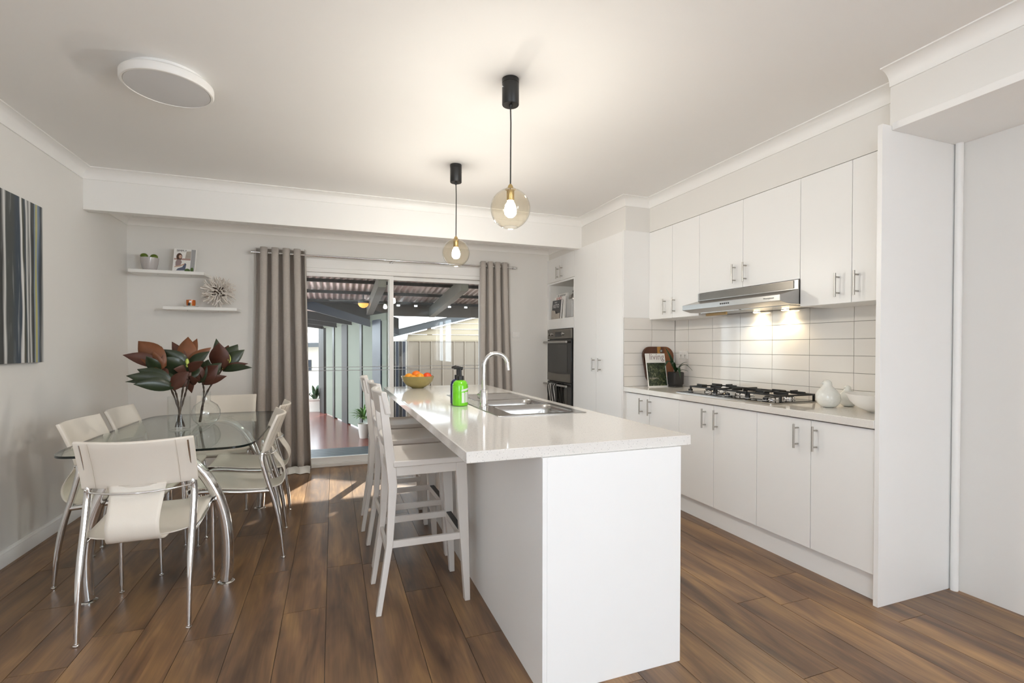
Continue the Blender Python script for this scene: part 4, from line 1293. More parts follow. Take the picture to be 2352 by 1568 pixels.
# ------------------------------------------------------------------ bar stools
def make_stool(loc, label):
    t = thing('bar_stool', label, 'stool', (0, 0, 0), 'white wooden bar stools along the island')
    PT = 'stool_paint'
    for sd in (-1, 1):
        ya, yb_ = (0.148, 0.184) if sd > 0 else (-0.184, -0.148)
        prof = [(-0.231, -0.206, 0.0), (-0.183, -0.152, 0.33), (-0.172, -0.132, 0.60), (-0.183, -0.139, 0.715), (-0.206, -0.170, 0.94), (-0.216, -0.192, 1.035)]
        part(MB().loft([[(a, ya, z_), (b_, ya, z_), (b_, yb_, z_), (a, yb_, z_)] for a, b_, z_ in prof]), 'rear_leg', PT, t, bevel=0.003)
        part(MB().loft([[(a, ya, z_), (b_, ya, z_), (b_, yb_, z_), (a, yb_, z_)] for a, b_, z_ in ((0.196, 0.224, 0.0), (0.158, 0.212, 0.52), (0.152, 0.206, 0.694))]), 'front_leg', PT, t, bevel=0.003)
        y1_, y2_ = (0.158, 0.176) if sd > 0 else (-0.176, -0.158)
        part(MB().box(-0.160, 0.176, y1_, y2_, 0.310, 0.343), 'stretcher', PT, t, bevel=0.002)
        part(MB().box(-0.140, 0.160, y1_, y2_, 0.650, 0.694), 'apron', PT, t, bevel=0.002)
    part(MB().box(-0.166, -0.150, -0.149, 0.149, 0.645, 0.694), 'apron', PT, t, bevel=0.002)
    part(MB().box(0.166, 0.184, -0.149, 0.149, 0.645, 0.694), 'apron', PT, t, bevel=0.002)
    part(MB().box(-0.182, -0.166, -0.149, 0.149, 0.270, 0.305), 'stretcher', PT, t, bevel=0.002)
    fs = part(MB().box(0.176, 0.200, -0.149, 0.149, 0.302, 0.338), 'footrest', PT, t, bevel=0.002)
    part(MB().box(0.176, 0.2015, -0.147, 0.147, 0.338, 0.343).box(0.2003, 0.203, -0.147, 0.147, 0.316, 0.343), 'footrest_strip', 'black_metal', fs)
    # dished seat
    nx, ny = 10, 10
    def sz(i, j):
        u, v = i / nx, j / ny
        return 0.724 - 0.014 * (1 - (2 * v - 1) ** 4) * sin(PI * min(1, u * 1.05)) ** 0.7
    X = lambda i: -0.150 + 0.374 * i / nx
    Y = lambda j: -0.192 + 0.384 * j / ny
    top = [[(X(i), Y(j), sz(i, j)) for j in range(ny + 1)] for i in range(nx + 1)]
    mb = MB()
    mb.sheet(top)
    bot = [[(X(i), Y(j), 0.695) for j in range(ny + 1)] for i in range(nx + 1)]
    mb.sheet(bot)
    rim_t = top[0] + [top[i][-1] for i in range(1, nx + 1)] + top[-1][::-1][1:] + [top[i][0] for i in range(nx - 1, 0, -1)]
    rim_b = [(p[0], p[1], 0.695) for p in rim_t]
    mb.loft([rim_b, rim_t], True, False)
    # notches for the rear posts are left out where the seat runs past them
    part(mb, 'seat', PT, t, bevel=0.004, angle=50)
    # crest and mid rail, bowed backwards
    def rail(z0, z1, th, hw, bow, xb, name):
        rings = []
        for k in range(13):
            v = -1 + 2 * k / 12
            xo = xb - bow * (1 - v * v)
            tilt = -0.020 * (z1 - z0) / 0.1
            rings.append([(xo - th / 2, v * hw, z0), (xo + th / 2, v * hw, z0), (xo + th / 2 + tilt, v * hw, z1), (xo - th / 2 + tilt, v * hw, z1)])
        part(MB().loft(rings), name, PT, t, bevel=0.006)
    rail(0.945, 1.052, 0.028, 0.192, 0.030, -0.172, 'crest_rail')
    rail(0.775, 0.825, 0.018, 0.147, 0.012, -0.166, 'back_rail')
    t.location = loc
    return t


SLAB = ['white wooden bar stool nearest the viewer, at the front corner of the island', 'white wooden bar stool in the middle of the row of three', 'white wooden bar stool farthest away, nearest the sliding door']
st0 = make_stool((0.415, 2.515, 0), SLAB[0])
for loc, lb, rz in (((0.43, 3.055, 0), SLAB[1], 0.03), ((0.415, 3.625, 0), SLAB[2], -0.05)):
    c = copy_tree(st0)
    c.location = loc
    c.rotation_euler = (0, 0, rz)
    c['label'] = lb

# ------------------------------------------------------------------ dining chairs
def make_chair(label):
    t = thing('dining_chair', label, 'chair', (0, 0, 0), 'cream leather sling chairs around the glass table')
    for sd in (-1, 1):
        xr, xf = 0.203 * sd, 0.205 * sd
        ctrl = [(xr, -0.235, 0.012), (xr, -0.218, 0.18), (xr, -0.189, 0.337), (xr, -0.152, 0.468), (xr, -0.126, 0.575), (xr * 0.98, -0.124, 0.63), (xr * 0.97, -0.145, 0.70), (xr * 0.97, -0.205, 0.845)]
        pts = smooth_path(ctrl, 5)
        rad = [0.009 + 0.006 * min(1, p.z / 0.30) if p.z < 0.645 else 0.0068 for p in pts]
        lg = part(MB().tube(pts, rad, 14), 'rear_leg', 'chrome', t)
        part(MB().lathe([(0.009, 0.0), (0.0115, 0.002), (0.0115, 0.006), (0.009, 0.009), (0.010, 0.012), (0.009, 0.015)], (xr, -0.235), 16), 'foot', 'chrome', lg)
        ctrl = [(xf, 0.245, 0.012), (xf, 0.240, 0.25), (xf, 0.236, 0.41), (xf, 0.215, 0.442), (xf, 0.16, 0.446), (xf, 0.0, 0.424), (xr, -0.165, 0.412)]
        pts = smooth_path(ctrl, 5)
        rad = [0.008 + 0.0045 * min(1, p.z / 0.30) for p in pts]
        lg = part(MB().tube(pts, rad, 14), 'front_leg', 'chrome', t)
        part(MB().lathe([(0.008, 0.0), (0.0105, 0.002), (0.0105, 0.006), (0.008, 0.009), (0.009, 0.012), (0.008, 0.015)], (xf, 0.245), 16), 'foot', 'chrome', lg)
    part(MB().tube([(-0.205, 0.225, 0.441), (0.205, 0.225, 0.441)], 0.010, 12), 'front_rail', 'chrome', t)
    rod_pts = [(0.203 * k / 8, -0.128 - 0.075 * (1 - (k / 8) ** 2), 0.622 - 0.004 * (1 - (k / 8) ** 2)) for k in range(-8, 9)]
    part(MB().tube(rod_pts, 0.0042, 10), 'back_rod', 'chrome', t)
    for sd in (-1, 1):
        part(MB().ball((0.203 * sd, -0.140, 0.632), 0.0065, n=10, m=6), 'bolt', 'chrome', t)
    # seat sling: over the front rail, sagging to the rear
    prof = [(0.238, 0.425), (0.248, 0.452), (0.232, 0.464), (0.18, 0.462), (0.10, 0.452), (0.02, 0.440), (-0.06, 0.430), (-0.13, 0.424), (-0.165, 0.424)]
    pr_ = smooth_path([(0, a, b_) for a, b_ in prof], 3)
    rows = []
    nr = len(pr_)
    for i, p in enumerate(pr_):
        k = i / (nr - 1)
        hw = 0.212 if k < 0.75 else 0.212 - 0.035 * ((k - 0.75) / 0.25) ** 2
        rows.append([(hw * (j / 8), p.y, p.z - 0.014 * (1 - (j / 8) ** 2) * min(1, k * 3) + (0.006 * (abs(j) / 8) ** 6)) for j in range(-8, 9)])
    seat = part(MB().sheet(rows), 'seat', 'leather', t, solid=0.005, angle=70)
    # neck strip folding up to the back
    prof = [(-0.150, 0.409), (-0.185, 0.407), (-0.222, 0.418), (-0.243, 0.448), (-0.246, 0.490), (-0.228, 0.535), (-0.200, 0.580), (-0.180, 0.622), (-0.176, 0.652)]
    pr_ = smooth_path([(0, a, b_) for a, b_ in prof], 4)
    rows = []
    for i, p in enumerate(pr_):
        k = i / (len(pr_) - 1)
        hw = 0.098 + 0.010 * (2 * k - 1) ** 2
        rows.append([(hw * (j / 6), p.y, p.z) for j in range(-6, 7)])
    part(MB().sheet(rows), 'neck_strip', 'leather', t, solid=0.005, angle=70)
    # backrest: curved panel wrapping the two uprights
    rows = []
    for i in range(9):
        v = i / 8
        z_ = 0.640 + 0.218 * v
        y0 = -0.128 - 0.080 * v ** 1.2
        rows.append([(0.220 * (j / 10), y0 + 0.001 - 0.046 * max(0.0, 1 - (j / 8.9) ** 2), z_ - 0.006 * (1 - (j / 10) ** 2) * v) for j in range(-10, 11)])
    bk = part(MB().sheet(rows), 'backrest', 'leather', t, solid=0.016, angle=60, bevel=0.004)
    for sd in (-1, 1):
        ln = []
        for i in range(9):
            v = i / 8
            ln.append((0.158 * sd, -0.128 - 0.080 * v ** 1.2 - 0.046 * (1 - 0.506) - 0.0085, 0.645 + 0.206 * v))
        part(MB().tube(ln, 0.0009, 5), 'stitching', 'stitch', bk)
    part(MB().tube([(0.104 * s_ / 6, -0.128 - 0.046 * (1 - (0.104 * s_ / 6 / 0.222) ** 2) - 0.0088, 0.650) for s_ in range(-6, 7)], 0.0009, 5), 'stitching', 'stitch', bk)
    return t


ch0 = make_chair('cream leather chair nearest the viewer, seen from behind at the table end')
ch0.location = (-0.815, 2.770, 0)
others = [((-0.537, 3.370, 0), 96, 'cream leather chair on the right side of the table, nearer the viewer'), ((-0.548, 3.905, 0), 91, 'cream leather chair on the right side of the table, nearer the curtain'), ((-0.838, 4.465, 0), 180, 'cream leather chair at the far end of the glass table, facing the viewer'), ((-1.130, 3.385, 0), -92, 'cream leather chair on the wall side of the table, nearer the viewer'), ((-1.130, 3.940, 0), -90, 'cream leather chair on the wall side of the table, nearer the shelves')]
for loc, deg, lb in others:
    c = copy_tree(ch0)
    c.location = loc
    c.rotation_euler = (0, 0, math.radians(deg))
    c['label'] = lb

# ------------------------------------------------------------------ glass dining table
tb_ = thing('dining_table', 'glass-topped dining table on two arched chrome legs', 'table', (-0.842, 3.63, 0))
TCX, TCY, THX, THY = -0.842, 3.635, 0.445, 0.765


def table_outline(g=0.0):
    pts = []
    for k in range(96):
        a = 2 * PI * k / 96
        ca, sa = cos(a), sin(a)
        e = 2 / 8.5
        pts.append((TCX + (THX - g) * math.copysign(abs(ca) ** e, ca), TCY + (THY - g) * math.copysign(abs(sa) ** e, sa)))
    return pts


ol = table_outline()
TZ = 0.742
top = part(MB()._add([(a, b_, TZ) for a, b_ in ol] + [(a, b_, TZ - 0.012) for a, b_ in ol], [tuple(range(96)), tuple(range(191, 95, -1))]), 'glass_top', 'table_glass', tb_, smooth=False, recalc=False)
part(MB().loft([[(a, b_, TZ - 0.0118) for a, b_ in table_outline(0.0005)], [(a, b_, TZ - 0.0002) for a, b_ in table_outline(0.0005)]], True, False), 'glass_edge', 'glass_edge', top)
for yl in (2.965, 4.245):
    half = [(0.300, 0.012), (0.308, 0.12), (0.306, 0.25), (0.288, 0.38), (0.250, 0.50), (0.195, 0.60), (0.130, 0.668), (0.060, 0.700), (0.0, 0.706)]
    ctrl = [(TCX + a, yl, z_) for a, z_ in half] + [(TCX - a, yl, z_) for a, z_ in half[::-1][1:]]
    ap = part(MB().tube(smooth_path(ctrl, 4), 0.029, 18), 'arch_leg', 'chrome', tb_)
    for sd in (-1, 1):
        part(MB().lathe([(0.040, 0.0), (0.040, 0.005), (0.034, 0.009), (0.016, 0.011), (0.016, 0.014)], (TCX + sd * 0.300, yl), 20), 'foot_pad', 'chrome', ap)
    for sd in (-0.10, 0.10):
        part(MB().cyl((TCX + sd, yl), 0.012, 0.69, TZ - 0.0125, 14).cyl((TCX + sd, yl), 0.025, TZ - 0.016, TZ - 0.0122, 18), 'glass_mount', 'chrome', ap)
part(MB().tube([(TCX, 2.965, 0.690), (TCX, 4.245, 0.690)], 0.014, 12), 'tie_bar', 'chrome', tb_)

# vases
def vase(label, prof_out, th, c, n=40):
    t = thing('glass_vase', label, 'vase', (c[0], c[1], TZ))
    inner = [(max(r - th, 0.002), z_ if i else z_ + 0.010) for i, (r, z_) in enumerate(prof_out)]
    part(MB().lathe([(r, TZ + 0.0006 + z_) for r, z_ in prof_out] + [(r, TZ + 0.0006 + z_) for r, z_ in inner[::-1]], c, n), 'glass', 'clear_glass', t)
    return t


V1 = (-0.908, 3.585)
V2 = (-0.803, 3.775)
vase('straight cylindrical glass vase holding four magnolia stems', [(0.056, 0.0), (0.060, 0.003), (0.061, 0.05), (0.062, 0.12), (0.062, 0.208)], 0.004, V1)
vase('round-bellied glass bottle vase with a narrow neck behind the cylinder vase', [(0.042, 0.0), (0.050, 0.004), (0.074, 0.028), (0.086, 0.065), (0.084, 0.095), (0.068, 0.128), (0.042, 0.148), (0.030, 0.156), (0.028, 0.164), (0.028, 0.210), (0.030, 0.218)], 0.003, V2)

STEMS = [
 ('rust-backed magnolia stem leaning far left in the cylinder vase', [((-0.996, 3.54, 1.15), (-1.169, 3.52, 1.218), 0.078, 'b'), ((-0.98, 3.54, 1.139), (-1.109, 3.57, 1.299), 0.129, 'o'), ((-1.003, 3.54, 1.113), (-1.048, 3.49, 1.207), 0.071, 'g'), ((-0.994, 3.54, 1.177), (-1.0, 3.59, 1.265), 0.049, 'b'), ((-0.981, 3.54, 1.118), (-1.023, 3.52, 1.236), 0.052, 'o'), ((-0.985, 3.54, 1.123), (-0.943, 3.49, 1.053), 0.065, 'b')],
  [(-0.885, 3.60, 0.757), (-0.931, 3.57, 0.953), (-0.985, 3.54, 1.123)], None),
 ('low magnolia stem with dark green leaves fanning left over the table', [((-0.921, 3.5, 1.023), (-1.131, 3.46, 1.098), 0.096, 'g'), ((-0.921, 3.5, 1.018), (-1.159, 3.53, 1.061), 0.051, 'g'), ((-0.925, 3.5, 1.034), (-1.089, 3.49, 1.132), 0.096, 'g'), ((-0.925, 3.5, 1.018), (-1.085, 3.42, 1.049), 0.083, 'g'), ((-0.93, 3.5, 1.023), (-0.988, 3.55, 1.112), 0.077, 'g'), ((-0.921, 3.5, 1.012), (-0.984, 3.56, 1.096), 0.058, 'b'), ((-0.919, 3.5, 1.007), (-0.831, 3.47, 1.113), 0.083, 'b')],
  [(-0.893, 3.565, 0.760), (-0.909, 3.54, 0.956), (-0.923, 3.5, 1.023)], None),
 ('tall magnolia stem in the middle with a lime bud and upright rust leaves', [((-0.877, 3.62, 1.113), (-0.995, 3.58, 1.249), 0.119, 'g'), ((-0.877, 3.62, 1.102), (-1.026, 3.55, 1.19), 0.126, 'g'), ((-0.876, 3.62, 1.135), (-0.878, 3.67, 1.327), 0.106, 'o'), ((-0.881, 3.62, 1.135), (-0.961, 3.66, 1.296), 0.066, 'b'), ((-0.872, 3.62, 1.135), (-0.834, 3.69, 1.317), 0.073, 'o'), ((-0.867, 3.62, 1.124), (-0.748, 3.64, 1.26), 0.079, 'o'), ((-0.867, 3.62, 1.118), (-0.747, 3.6, 1.235), 0.073, 'g'), ((-0.872, 3.62, 1.107), (-0.927, 3.56, 1.127), 0.060, 'b'), ((-0.872, 3.62, 1.107), (-0.772, 3.56, 1.175), 0.060, 'b')],
  [(-0.912, 3.58, 0.757), (-0.896, 3.60, 0.963), (-0.874, 3.62, 1.107)], (-0.867, 3.6, 1.160)),
 ('short magnolia stem with drooping rust leaves at the right of the cylinder vase', [((-0.877, 3.66, 1.049), (-0.95, 3.63, 1.009), 0.074, 'b'), ((-0.872, 3.66, 1.06), (-0.946, 3.68, 1.139), 0.080, 'b'), ((-0.867, 3.66, 1.055), (-0.837, 3.7, 1.143), 0.087, 'g'), ((-0.868, 3.66, 1.043), (-0.815, 3.63, 1.05), 0.067, 'b'), ((-0.877, 3.66, 1.061), (-0.865, 3.69, 0.968), 0.054, 'b')],
  [(-0.927, 3.58, 0.758), (-0.889, 3.62, 0.940), (-0.870, 3.66, 1.055)], None),
 ('upright magnolia stem in the round bottle vase with dark green leaves', [((-0.822, 3.76, 1.03), (-0.857, 3.79, 1.199), 0.124, 'g'), ((-0.826, 3.76, 1.042), (-0.883, 3.73, 1.16), 0.089, 'b'), ((-0.814, 3.76, 1.036), (-0.726, 3.74, 1.14), 0.103, 'b'), ((-0.812, 3.76, 1.018), (-0.681, 3.76, 1.068), 0.062, 'b'), ((-0.816, 3.76, 1.042), (-0.796, 3.81, 1.177), 0.089, 'g'), ((-0.811, 3.76, 1.042), (-0.715, 3.79, 1.156), 0.089, 'g')],
  [(-0.840, 3.772, 0.758), (-0.815, 3.775, 0.946), (-0.819, 3.76, 1.03)], None),
 ('magnolia stem leaning right from the round bottle vase with a lime bud', [((-0.726, 3.82, 1.108), (-0.754, 3.85, 1.32), 0.070, 'g'), ((-0.721, 3.82, 1.114), (-0.725, 3.78, 1.292), 0.126, 'b'), ((-0.71, 3.82, 1.113), (-0.629, 3.86, 1.281), 0.112, 'g'), ((-0.705, 3.82, 1.113), (-0.585, 3.84, 1.245), 0.091, 'g'), ((-0.705, 3.82, 1.107), (-0.558, 3.8, 1.151), 0.045, 'b'), ((-0.705, 3.82, 1.101), (-0.53, 3.77, 1.125), 0.052, 'g'), ((-0.721, 3.82, 1.108), (-0.688, 3.88, 1.275), 0.091, 'b')],
  [(-0.838, 3.782, 0.758), (-0.803, 3.782, 0.943), (-0.715, 3.82, 1.107)], (-0.669, 3.8, 1.178)),
]
LM = {'g': 'leaf_magnolia', 'b': 'leaf_rust', 'o': 'leaf_gold'}
for lb, leaves, path, bud in STEMS:
    t = thing('magnolia_stem', lb, 'plant stem', path[0], 'magnolia stems on the dining table')
    pts = smooth_path(path, 8)
    part(MB().tube(pts, [0.0052 + 0.0012 * sin(i * 2.3) for i in range(len(pts))], 8), 'branch', 'twig', t)
    ce = Vector(path[-1])
    for (b_, tp_, w, c_) in leaves:
        bv, tv = Vector(b_), Vector(tp_)
        d = (tv - bv)
        tv2 = bv + d * 1.04
        # broad face roughly towards the room, as the fanned leaves hang
        side = d.cross(Vector((random.uniform(-0.35, 0.35), -1, random.uniform(-0.25, 0.35))))
        part(MB().sheet(blade(bv - d * 0.04, tv2, w, 0.10, 9, 0.04, 0.30, side)), 'leaf', LM[c_], t, solid=0.0012, angle=80)
        part(MB().tube([ce, bv], 0.0022, 6), 'leaf_stalk', 'green_stem', t)
    if bud:
        p = Vector(bud)
        part(MB().tube([ce, p], 0.003, 6).loft([[(p.x + 0.012 * r * cos(k), p.y + 0.012 * r * sin(k), p.z - 0.028 + 0.062 * v) for k in [2 * PI * q / 10 for q in range(10)]] for v, r in ((0, 0.15), (0.15, 0.7), (0.4, 1.05), (0.65, 0.9), (0.85, 0.5), (1, 0.05))]), 'bud', 'bud', t)

# ------------------------------------------------------------------ pendants and ceiling light
def pendant(cx, cy, label):
    t = thing('pendant_lamp', label, 'pendant lamp', (cx, cy, ZC), 'pendant lamps over the island')
    part(MB().lathe([(0.043, ZC - 0.0005), (0.043, ZC - 0.022), (0.0415, ZC - 0.023), (0.0415, ZC - 0.024), (0.043, ZC - 0.025), (0.043, ZC - 0.128), (0.041, ZC - 0.131), (0.009, ZC - 0.131), (0.006, ZC - 0.148)], (cx, cy), 32), 'canopy', 'black_metal', t)
    part(MB().tube([(cx - 0.041, cy - 0.01, ZC - 0.05), (cx - 0.048, cy - 0.012, ZC - 0.05)], 0.004, 8).tube([(cx + 0.041, cy + 0.01, ZC - 0.045), (cx + 0.048, cy + 0.012, ZC - 0.045)], 0.004, 8), 'screw', 'chrome', t)
    part(MB().tube([(cx, cy, ZC - 0.14), (cx + 0.002, cy, 2.4), (cx, cy, 2.075)], 0.0036, 8), 'cord', 'black_metal', t)
    sk_ = part(MB().lathe([(0.004, 2.092), (0.012, 2.082), (0.016, 2.070), (0.027, 2.066), (0.027, 2.062), (0.0195, 2.061), (0.0195, 2.010), (0.017, 2.006)], (cx, cy), 24), 'socket', 'brass', t)
    part(MB().lathe([(0.014, 2.008), (0.018, 1.995), (0.029, 1.970), (0.031, 1.955), (0.028, 1.938), (0.016, 1.925), (0.003, 1.922)], (cx, cy), 16), 'bulb', 'bulb', sk_)
    prof = []
    for k in range(21):
        a = math.radians(14 + (180 - 14 - 22) * k / 20)
        prof.append((0.102 * sin(a), 1.966 + 0.102 * cos(a)))
    inner = [(r * 0.982, 1.966 + (z_ - 1.966) * 0.982) for r, z_ in prof]
    part(MB().lathe(prof + inner[::-1], (cx, cy), 40, cap=False), 'globe', 'amber_glass', t)
    part(MB().torus((cx, cy, prof[-1][1]), prof[-1][0] * 0.99, 0.0022, 'z', 32, 6), 'globe_rim', 'clear_glass', t)
    return t


pendant(0.851, 2.335, 'clear glass globe pendant with black canopy, nearer and higher in view')
pendant(0.866, 3.565, 'clear glass globe pendant with black canopy, farther, in front of the door')

t = thing('ceiling_light', 'round white oyster ceiling light, switched off, above the dining table', 'ceiling light', (-0.772, 2.905, 2.54))
LC = (-0.772, 2.905)
part(MB().lathe([(0.165, ZC - 0.0005), (0.165, ZC - 0.022)], LC, 48), 'base_plate', 'white_plastic', t)
part(MB().lathe([(0.160, 2.597), (0.192, 2.594), (0.198, 2.588), (0.198, 2.560), (0.192, 2.552), (0.184, 2.551), (0.182, 2.556), (0.170, 2.560)], LC, 56), 'ring', 'white_plastic', t)
part(MB().lathe([(0.184, 2.560), (0.180, 2.553), (0.12, 2.5495), (0.002, 2.5485)], LC, 56), 'diffuser', 'diffuser', t)

# ------------------------------------------------------------------ painting, shelves
pt = thing('painting', 'large abstract canvas with dark grey, blue and white vertical strokes', 'painting', (XL + 0.02, 3.50, 1.162))
part(MB().box(XL + 0.0005, XL + 0.036, 3.02, 3.99, 1.163, 2.155), 'canvas', 'painting_strokes', pt, bevel=0.002)
sh1 = thing('floating_shelf', 'white floating shelf, the upper one, holding a pot of limes', 'shelf', (-1.41, 5.335, 1.925), 'floating shelves on the back wall')
part(MB().box(-1.700, -1.118, 5.215, YB - 0.0005, 1.926, 1.955), 'board', 'trim_paint', sh1, bevel=0.002)
sh2 = thing('floating_shelf', 'white floating shelf, the lower one, holding a twig ball', 'shelf', (-1.15, 5.335, 1.60), 'floating shelves on the back wall')
part(MB().box(-1.442, -0.852, 5.215, YB - 0.0005, 1.602, 1.631), 'board', 'trim_paint', sh2, bevel=0.002)
for s_, xs, z_ in ((sh1, (-1.50, -1.24), 1.926), (sh2, (-1.27, -1.02), 1.602)):
    for x_ in xs:
        part(MB().cyl((x_, 5.30), 0.004, z_ - 0.002, z_ + 0.001, 10), 'screw_cap', 'ink_grey', s_)
# pot with limes
Z1 = 1.9555
PX, PY = -1.570, 5.325
t = thing('planter_pot', 'glossy grey ceramic pot full of limes on the upper shelf', 'pot', (PX, PY, Z1))
part(MB().lathe([(0.052, Z1), (0.056, Z1 + 0.002), (0.056, Z1 + 0.010), (0.050, Z1 + 0.014), (0.056, Z1 + 0.025), (0.066, Z1 + 0.07), (0.071, Z1 + 0.118), (0.067, Z1 + 0.118), (0.06, Z1 + 0.06), (0.045, Z1 + 0.03), (0.002, Z1 + 0.028)], (PX, PY), 36), 'pot', 'grey_ceramic', t)
for lb, dx, dy, dz in (('round lime at the left of the grey pot', -0.038, -0.012, 0.132), ('oval lime at the right of the grey pot', 0.038, -0.010, 0.128), ('lime half hidden in the middle of the grey pot', 0.002, 0.030, 0.112), ('lime low at the front of the grey pot', 0.000, -0.028, 0.098)):
    solo(MB().ball((PX + dx, PY + dy, Z1 + dz), 0.029, 1.05, 0.95, 0.88, 16, 10), 'lime', 'lime', lb, 'fruit', 'limes in the grey pot')
# cookbook standing on the shelf
t = thing('shelf_book', 'cookbook with a seated woman on the cover on the upper shelf', 'book', (-1.30, 5.33, Z1))
def bp_(u, w, z):
    return (-1.395 + u + 0.05 * z, 5.318 + 0.13 * z + w + 0.05 * u, Z1 + 0.0005 + z)
def flat(poly, w, name, m_, parent):
    n = len(poly)
    part(MB().loft([[bp_(a, w, b_) for a, b_ in poly], [bp_(a, w + 0.0006, b_) for a, b_ in poly]]), name, m_, parent, smooth=False)
q = [(0, 0), (0.178, 0), (0.178, 0.225), (0, 0.225)]
part(MB().loft([[bp_(a, 0, b_) for a, b_ in q], [bp_(a, 0.020, b_) for a, b_ in q]]), 'cover', 'paper', t, bevel=0.001)
def ell(cx, cz, rx, rz, n=18, a0=0):
    return [(cx + rx * cos(2 * PI * k / n), cz + rz * sin(2 * PI * k / n)) for k in range(n)]
flat([(0.138, 0.004), (0.172, 0.004), (0.172, 0.221), (0.138, 0.221)], -0.0010, 'cover_print', 'ink_grey', t)
flat([(0.090, 0.125), (0.136, 0.13), (0.136, 0.205), (0.100, 0.20)], -0.0010, 'cover_print', 'stone_print', t)
flat([(0.006, 0.118), (0.136, 0.116), (0.136, 0.134), (0.006, 0.132)], -0.0012, 'cover_print', 'cover_rose', t)
flat(ell(0.046, 0.148, 0.023, 0.034), -0.0018, 'cover_print', 'hair_print', t)
flat(ell(0.054, 0.148, 0.012, 0.018), -0.0024, 'cover_print', 'skin_print', t)
flat([(0.022, 0.060), (0.058, 0.058), (0.070, 0.098), (0.058, 0.122), (0.030, 0.120), (0.020, 0.095)], -0.0020, 'cover_print', 'mauve_print', t)
flat([(0.014, 0.046), (0.060, 0.056), (0.092, 0.074), (0.090, 0.084), (0.060, 0.070), (0.016, 0.054)], -0.0026, 'cover_print', 'skin_print', t)
flat([(0.030, 0.016), (0.100, 0.020), (0.106, 0.080), (0.094, 0.090), (0.076, 0.050), (0.042, 0.036)], -0.0022, 'cover_print', 'denim_print', t)
flat(ell(0.118, 0.020, 0.022, 0.018), -0.0028, 'cover_print', 'green_print', t)
flat(ell(0.154, 0.028, 0.012, 0.022), -0.0028, 'cover_print', 'green_print', t)
text('title', 'SIMPLY', 0.026, 'ink_dark', t, bp_(0.022, -0.0026, 0.196), (1, 0.05, 0), (0.05, 0.13, 1))
# cup and saucer
Z2 = 1.6315
t = thing('saucer', 'white saucer under the orange cup on the lower shelf', 'saucer', (-1.245, 5.31, Z2))
part(MB().lathe([(0.028, Z2), (0.030, Z2 + 0.002), (0.062, Z2 + 0.010), (0.061, Z2 + 0.012), (0.03, Z2 + 0.005), (0.002, Z2 + 0.004)], (-1.245, 5.31), 32), 'dish', 'white_ceramic', t)
t = thing('cup', 'small orange cup with a dark and white motif on the lower shelf', 'cup', (-1.245, 5.31, Z2 + 0.006))
zc = Z2 + 0.0062
part(MB().lathe([(0.030, zc), (0.034, zc + 0.004), (0.037, zc + 0.03), (0.037, zc + 0.062), (0.0345, zc + 0.062), (0.033, zc + 0.01), (0.002, zc + 0.008)], (-1.245, 5.31), 32), 'cup_body', 'orange_cup', t)
part(MB().torus((-1.288, 5.31, zc + 0.034), 0.016, 0.003, 'y', 18, 6), 'cup_handle', 'white_ceramic', t)
for a0, a1, za, zb_, mm in ((-115, -80, 0.004, 0.034, 'ink_dark'), (-100, -70, 0.036, 0.054, 'ink_white'), (-88, -66, 0.006, 0.030, 'bowl_olive')):
    rows = [[(-1.245 + 0.0376 * cos(math.radians(a0 + (a1 - a0) * k / 6)), 5.31 + 0.0376 * sin(math.radians(a0 + (a1 - a0) * k / 6)), zc + z_) for k in range(7)] for z_ in (za, zb_)]
    part(MB().sheet(rows), 'motif', mm, t, recalc=False)
# twig ball
bc = Vector((-1.022, 5.318, Z2 + 0.158))
tw_ = thing('twig_ball', 'spiky ball of pale driftwood twigs on the lower shelf', 'ornament', (bc.x, bc.y, Z2))
mb = MB()
rnd = random.Random(11)
for k in range(190):
    zz = 1 - 2 * (k + 0.5) / 190
    ph = k * 2.39996
    d = Vector((math.sqrt(1 - zz * zz) * cos(ph), math.sqrt(1 - zz * zz) * sin(ph), zz))
    p1 = Vector((rnd.uniform(-1, 1), rnd.uniform(-1, 1), rnd.uniform(-1, 1))) * 0.020
    p2 = Vector((rnd.uniform(-1, 1), rnd.uniform(-1, 1), rnd.uniform(-1, 1))) * 0.022
    L_ = 0.148 if d.y < 0.55 else 0.118
    tip = bc + d * L_ * rnd.uniform(0.88, 1.03) + p2
    tip.z = max(tip.z, Z2 + 0.006)
    tip.y = min(tip.y, YB - 0.008)
    mb.tube(smooth_path([bc + d * 0.035, bc + d * 0.08 + p1, tip], 3), 0.0052, 6)
part(mb, 'twigs', 'coral', tw_, angle=60, kind='stuff')
part(MB().ball(tuple(bc), 0.062, n=16, m=10), 'shade_core', 'twig', tw_)  # dark ball added as painted shade in the gaps between twigs

# ------------------------------------------------------------------ outdoors
GZ = -0.05
struct(MB().box(-30, 40, YB + 0.14, 60, GZ - 0.2, GZ - 0.04), 'ground', 'ground', 'bare ground outside the house')
struct(MB().box(-3.0, 3.6, 6.70, 11.2, GZ - 0.04, GZ), 'patio_deck', 'deck_red', 'red-brown painted patio floor outside the door')
stp = thing('door_step', 'dark grey slatted step outside the sliding door', 'step', (0.6, 6.15, GZ))
for k in range(11):
    a = YB + 0.145 + k * 0.0985
    part(MB().box(-1.2, 2.4, a + 0.002, a + 0.0965, GZ - 0.038, GZ + 0.004), 'slat', 'step_grey', stp, bevel=0.003)

# folding screen wall of pale panels between dark posts
P0, P1 = Vector((0.729, 6.949)), Vector((-0.234, 10.704))
scr = thing('patio_screen', 'row of tall pale green-grey panels closing the right side of the patio', 'screen wall', (0.25, 8.8, GZ))
dv = (P0 - P1).normalized()
nv_ = Vector((dv.y, -dv.x))


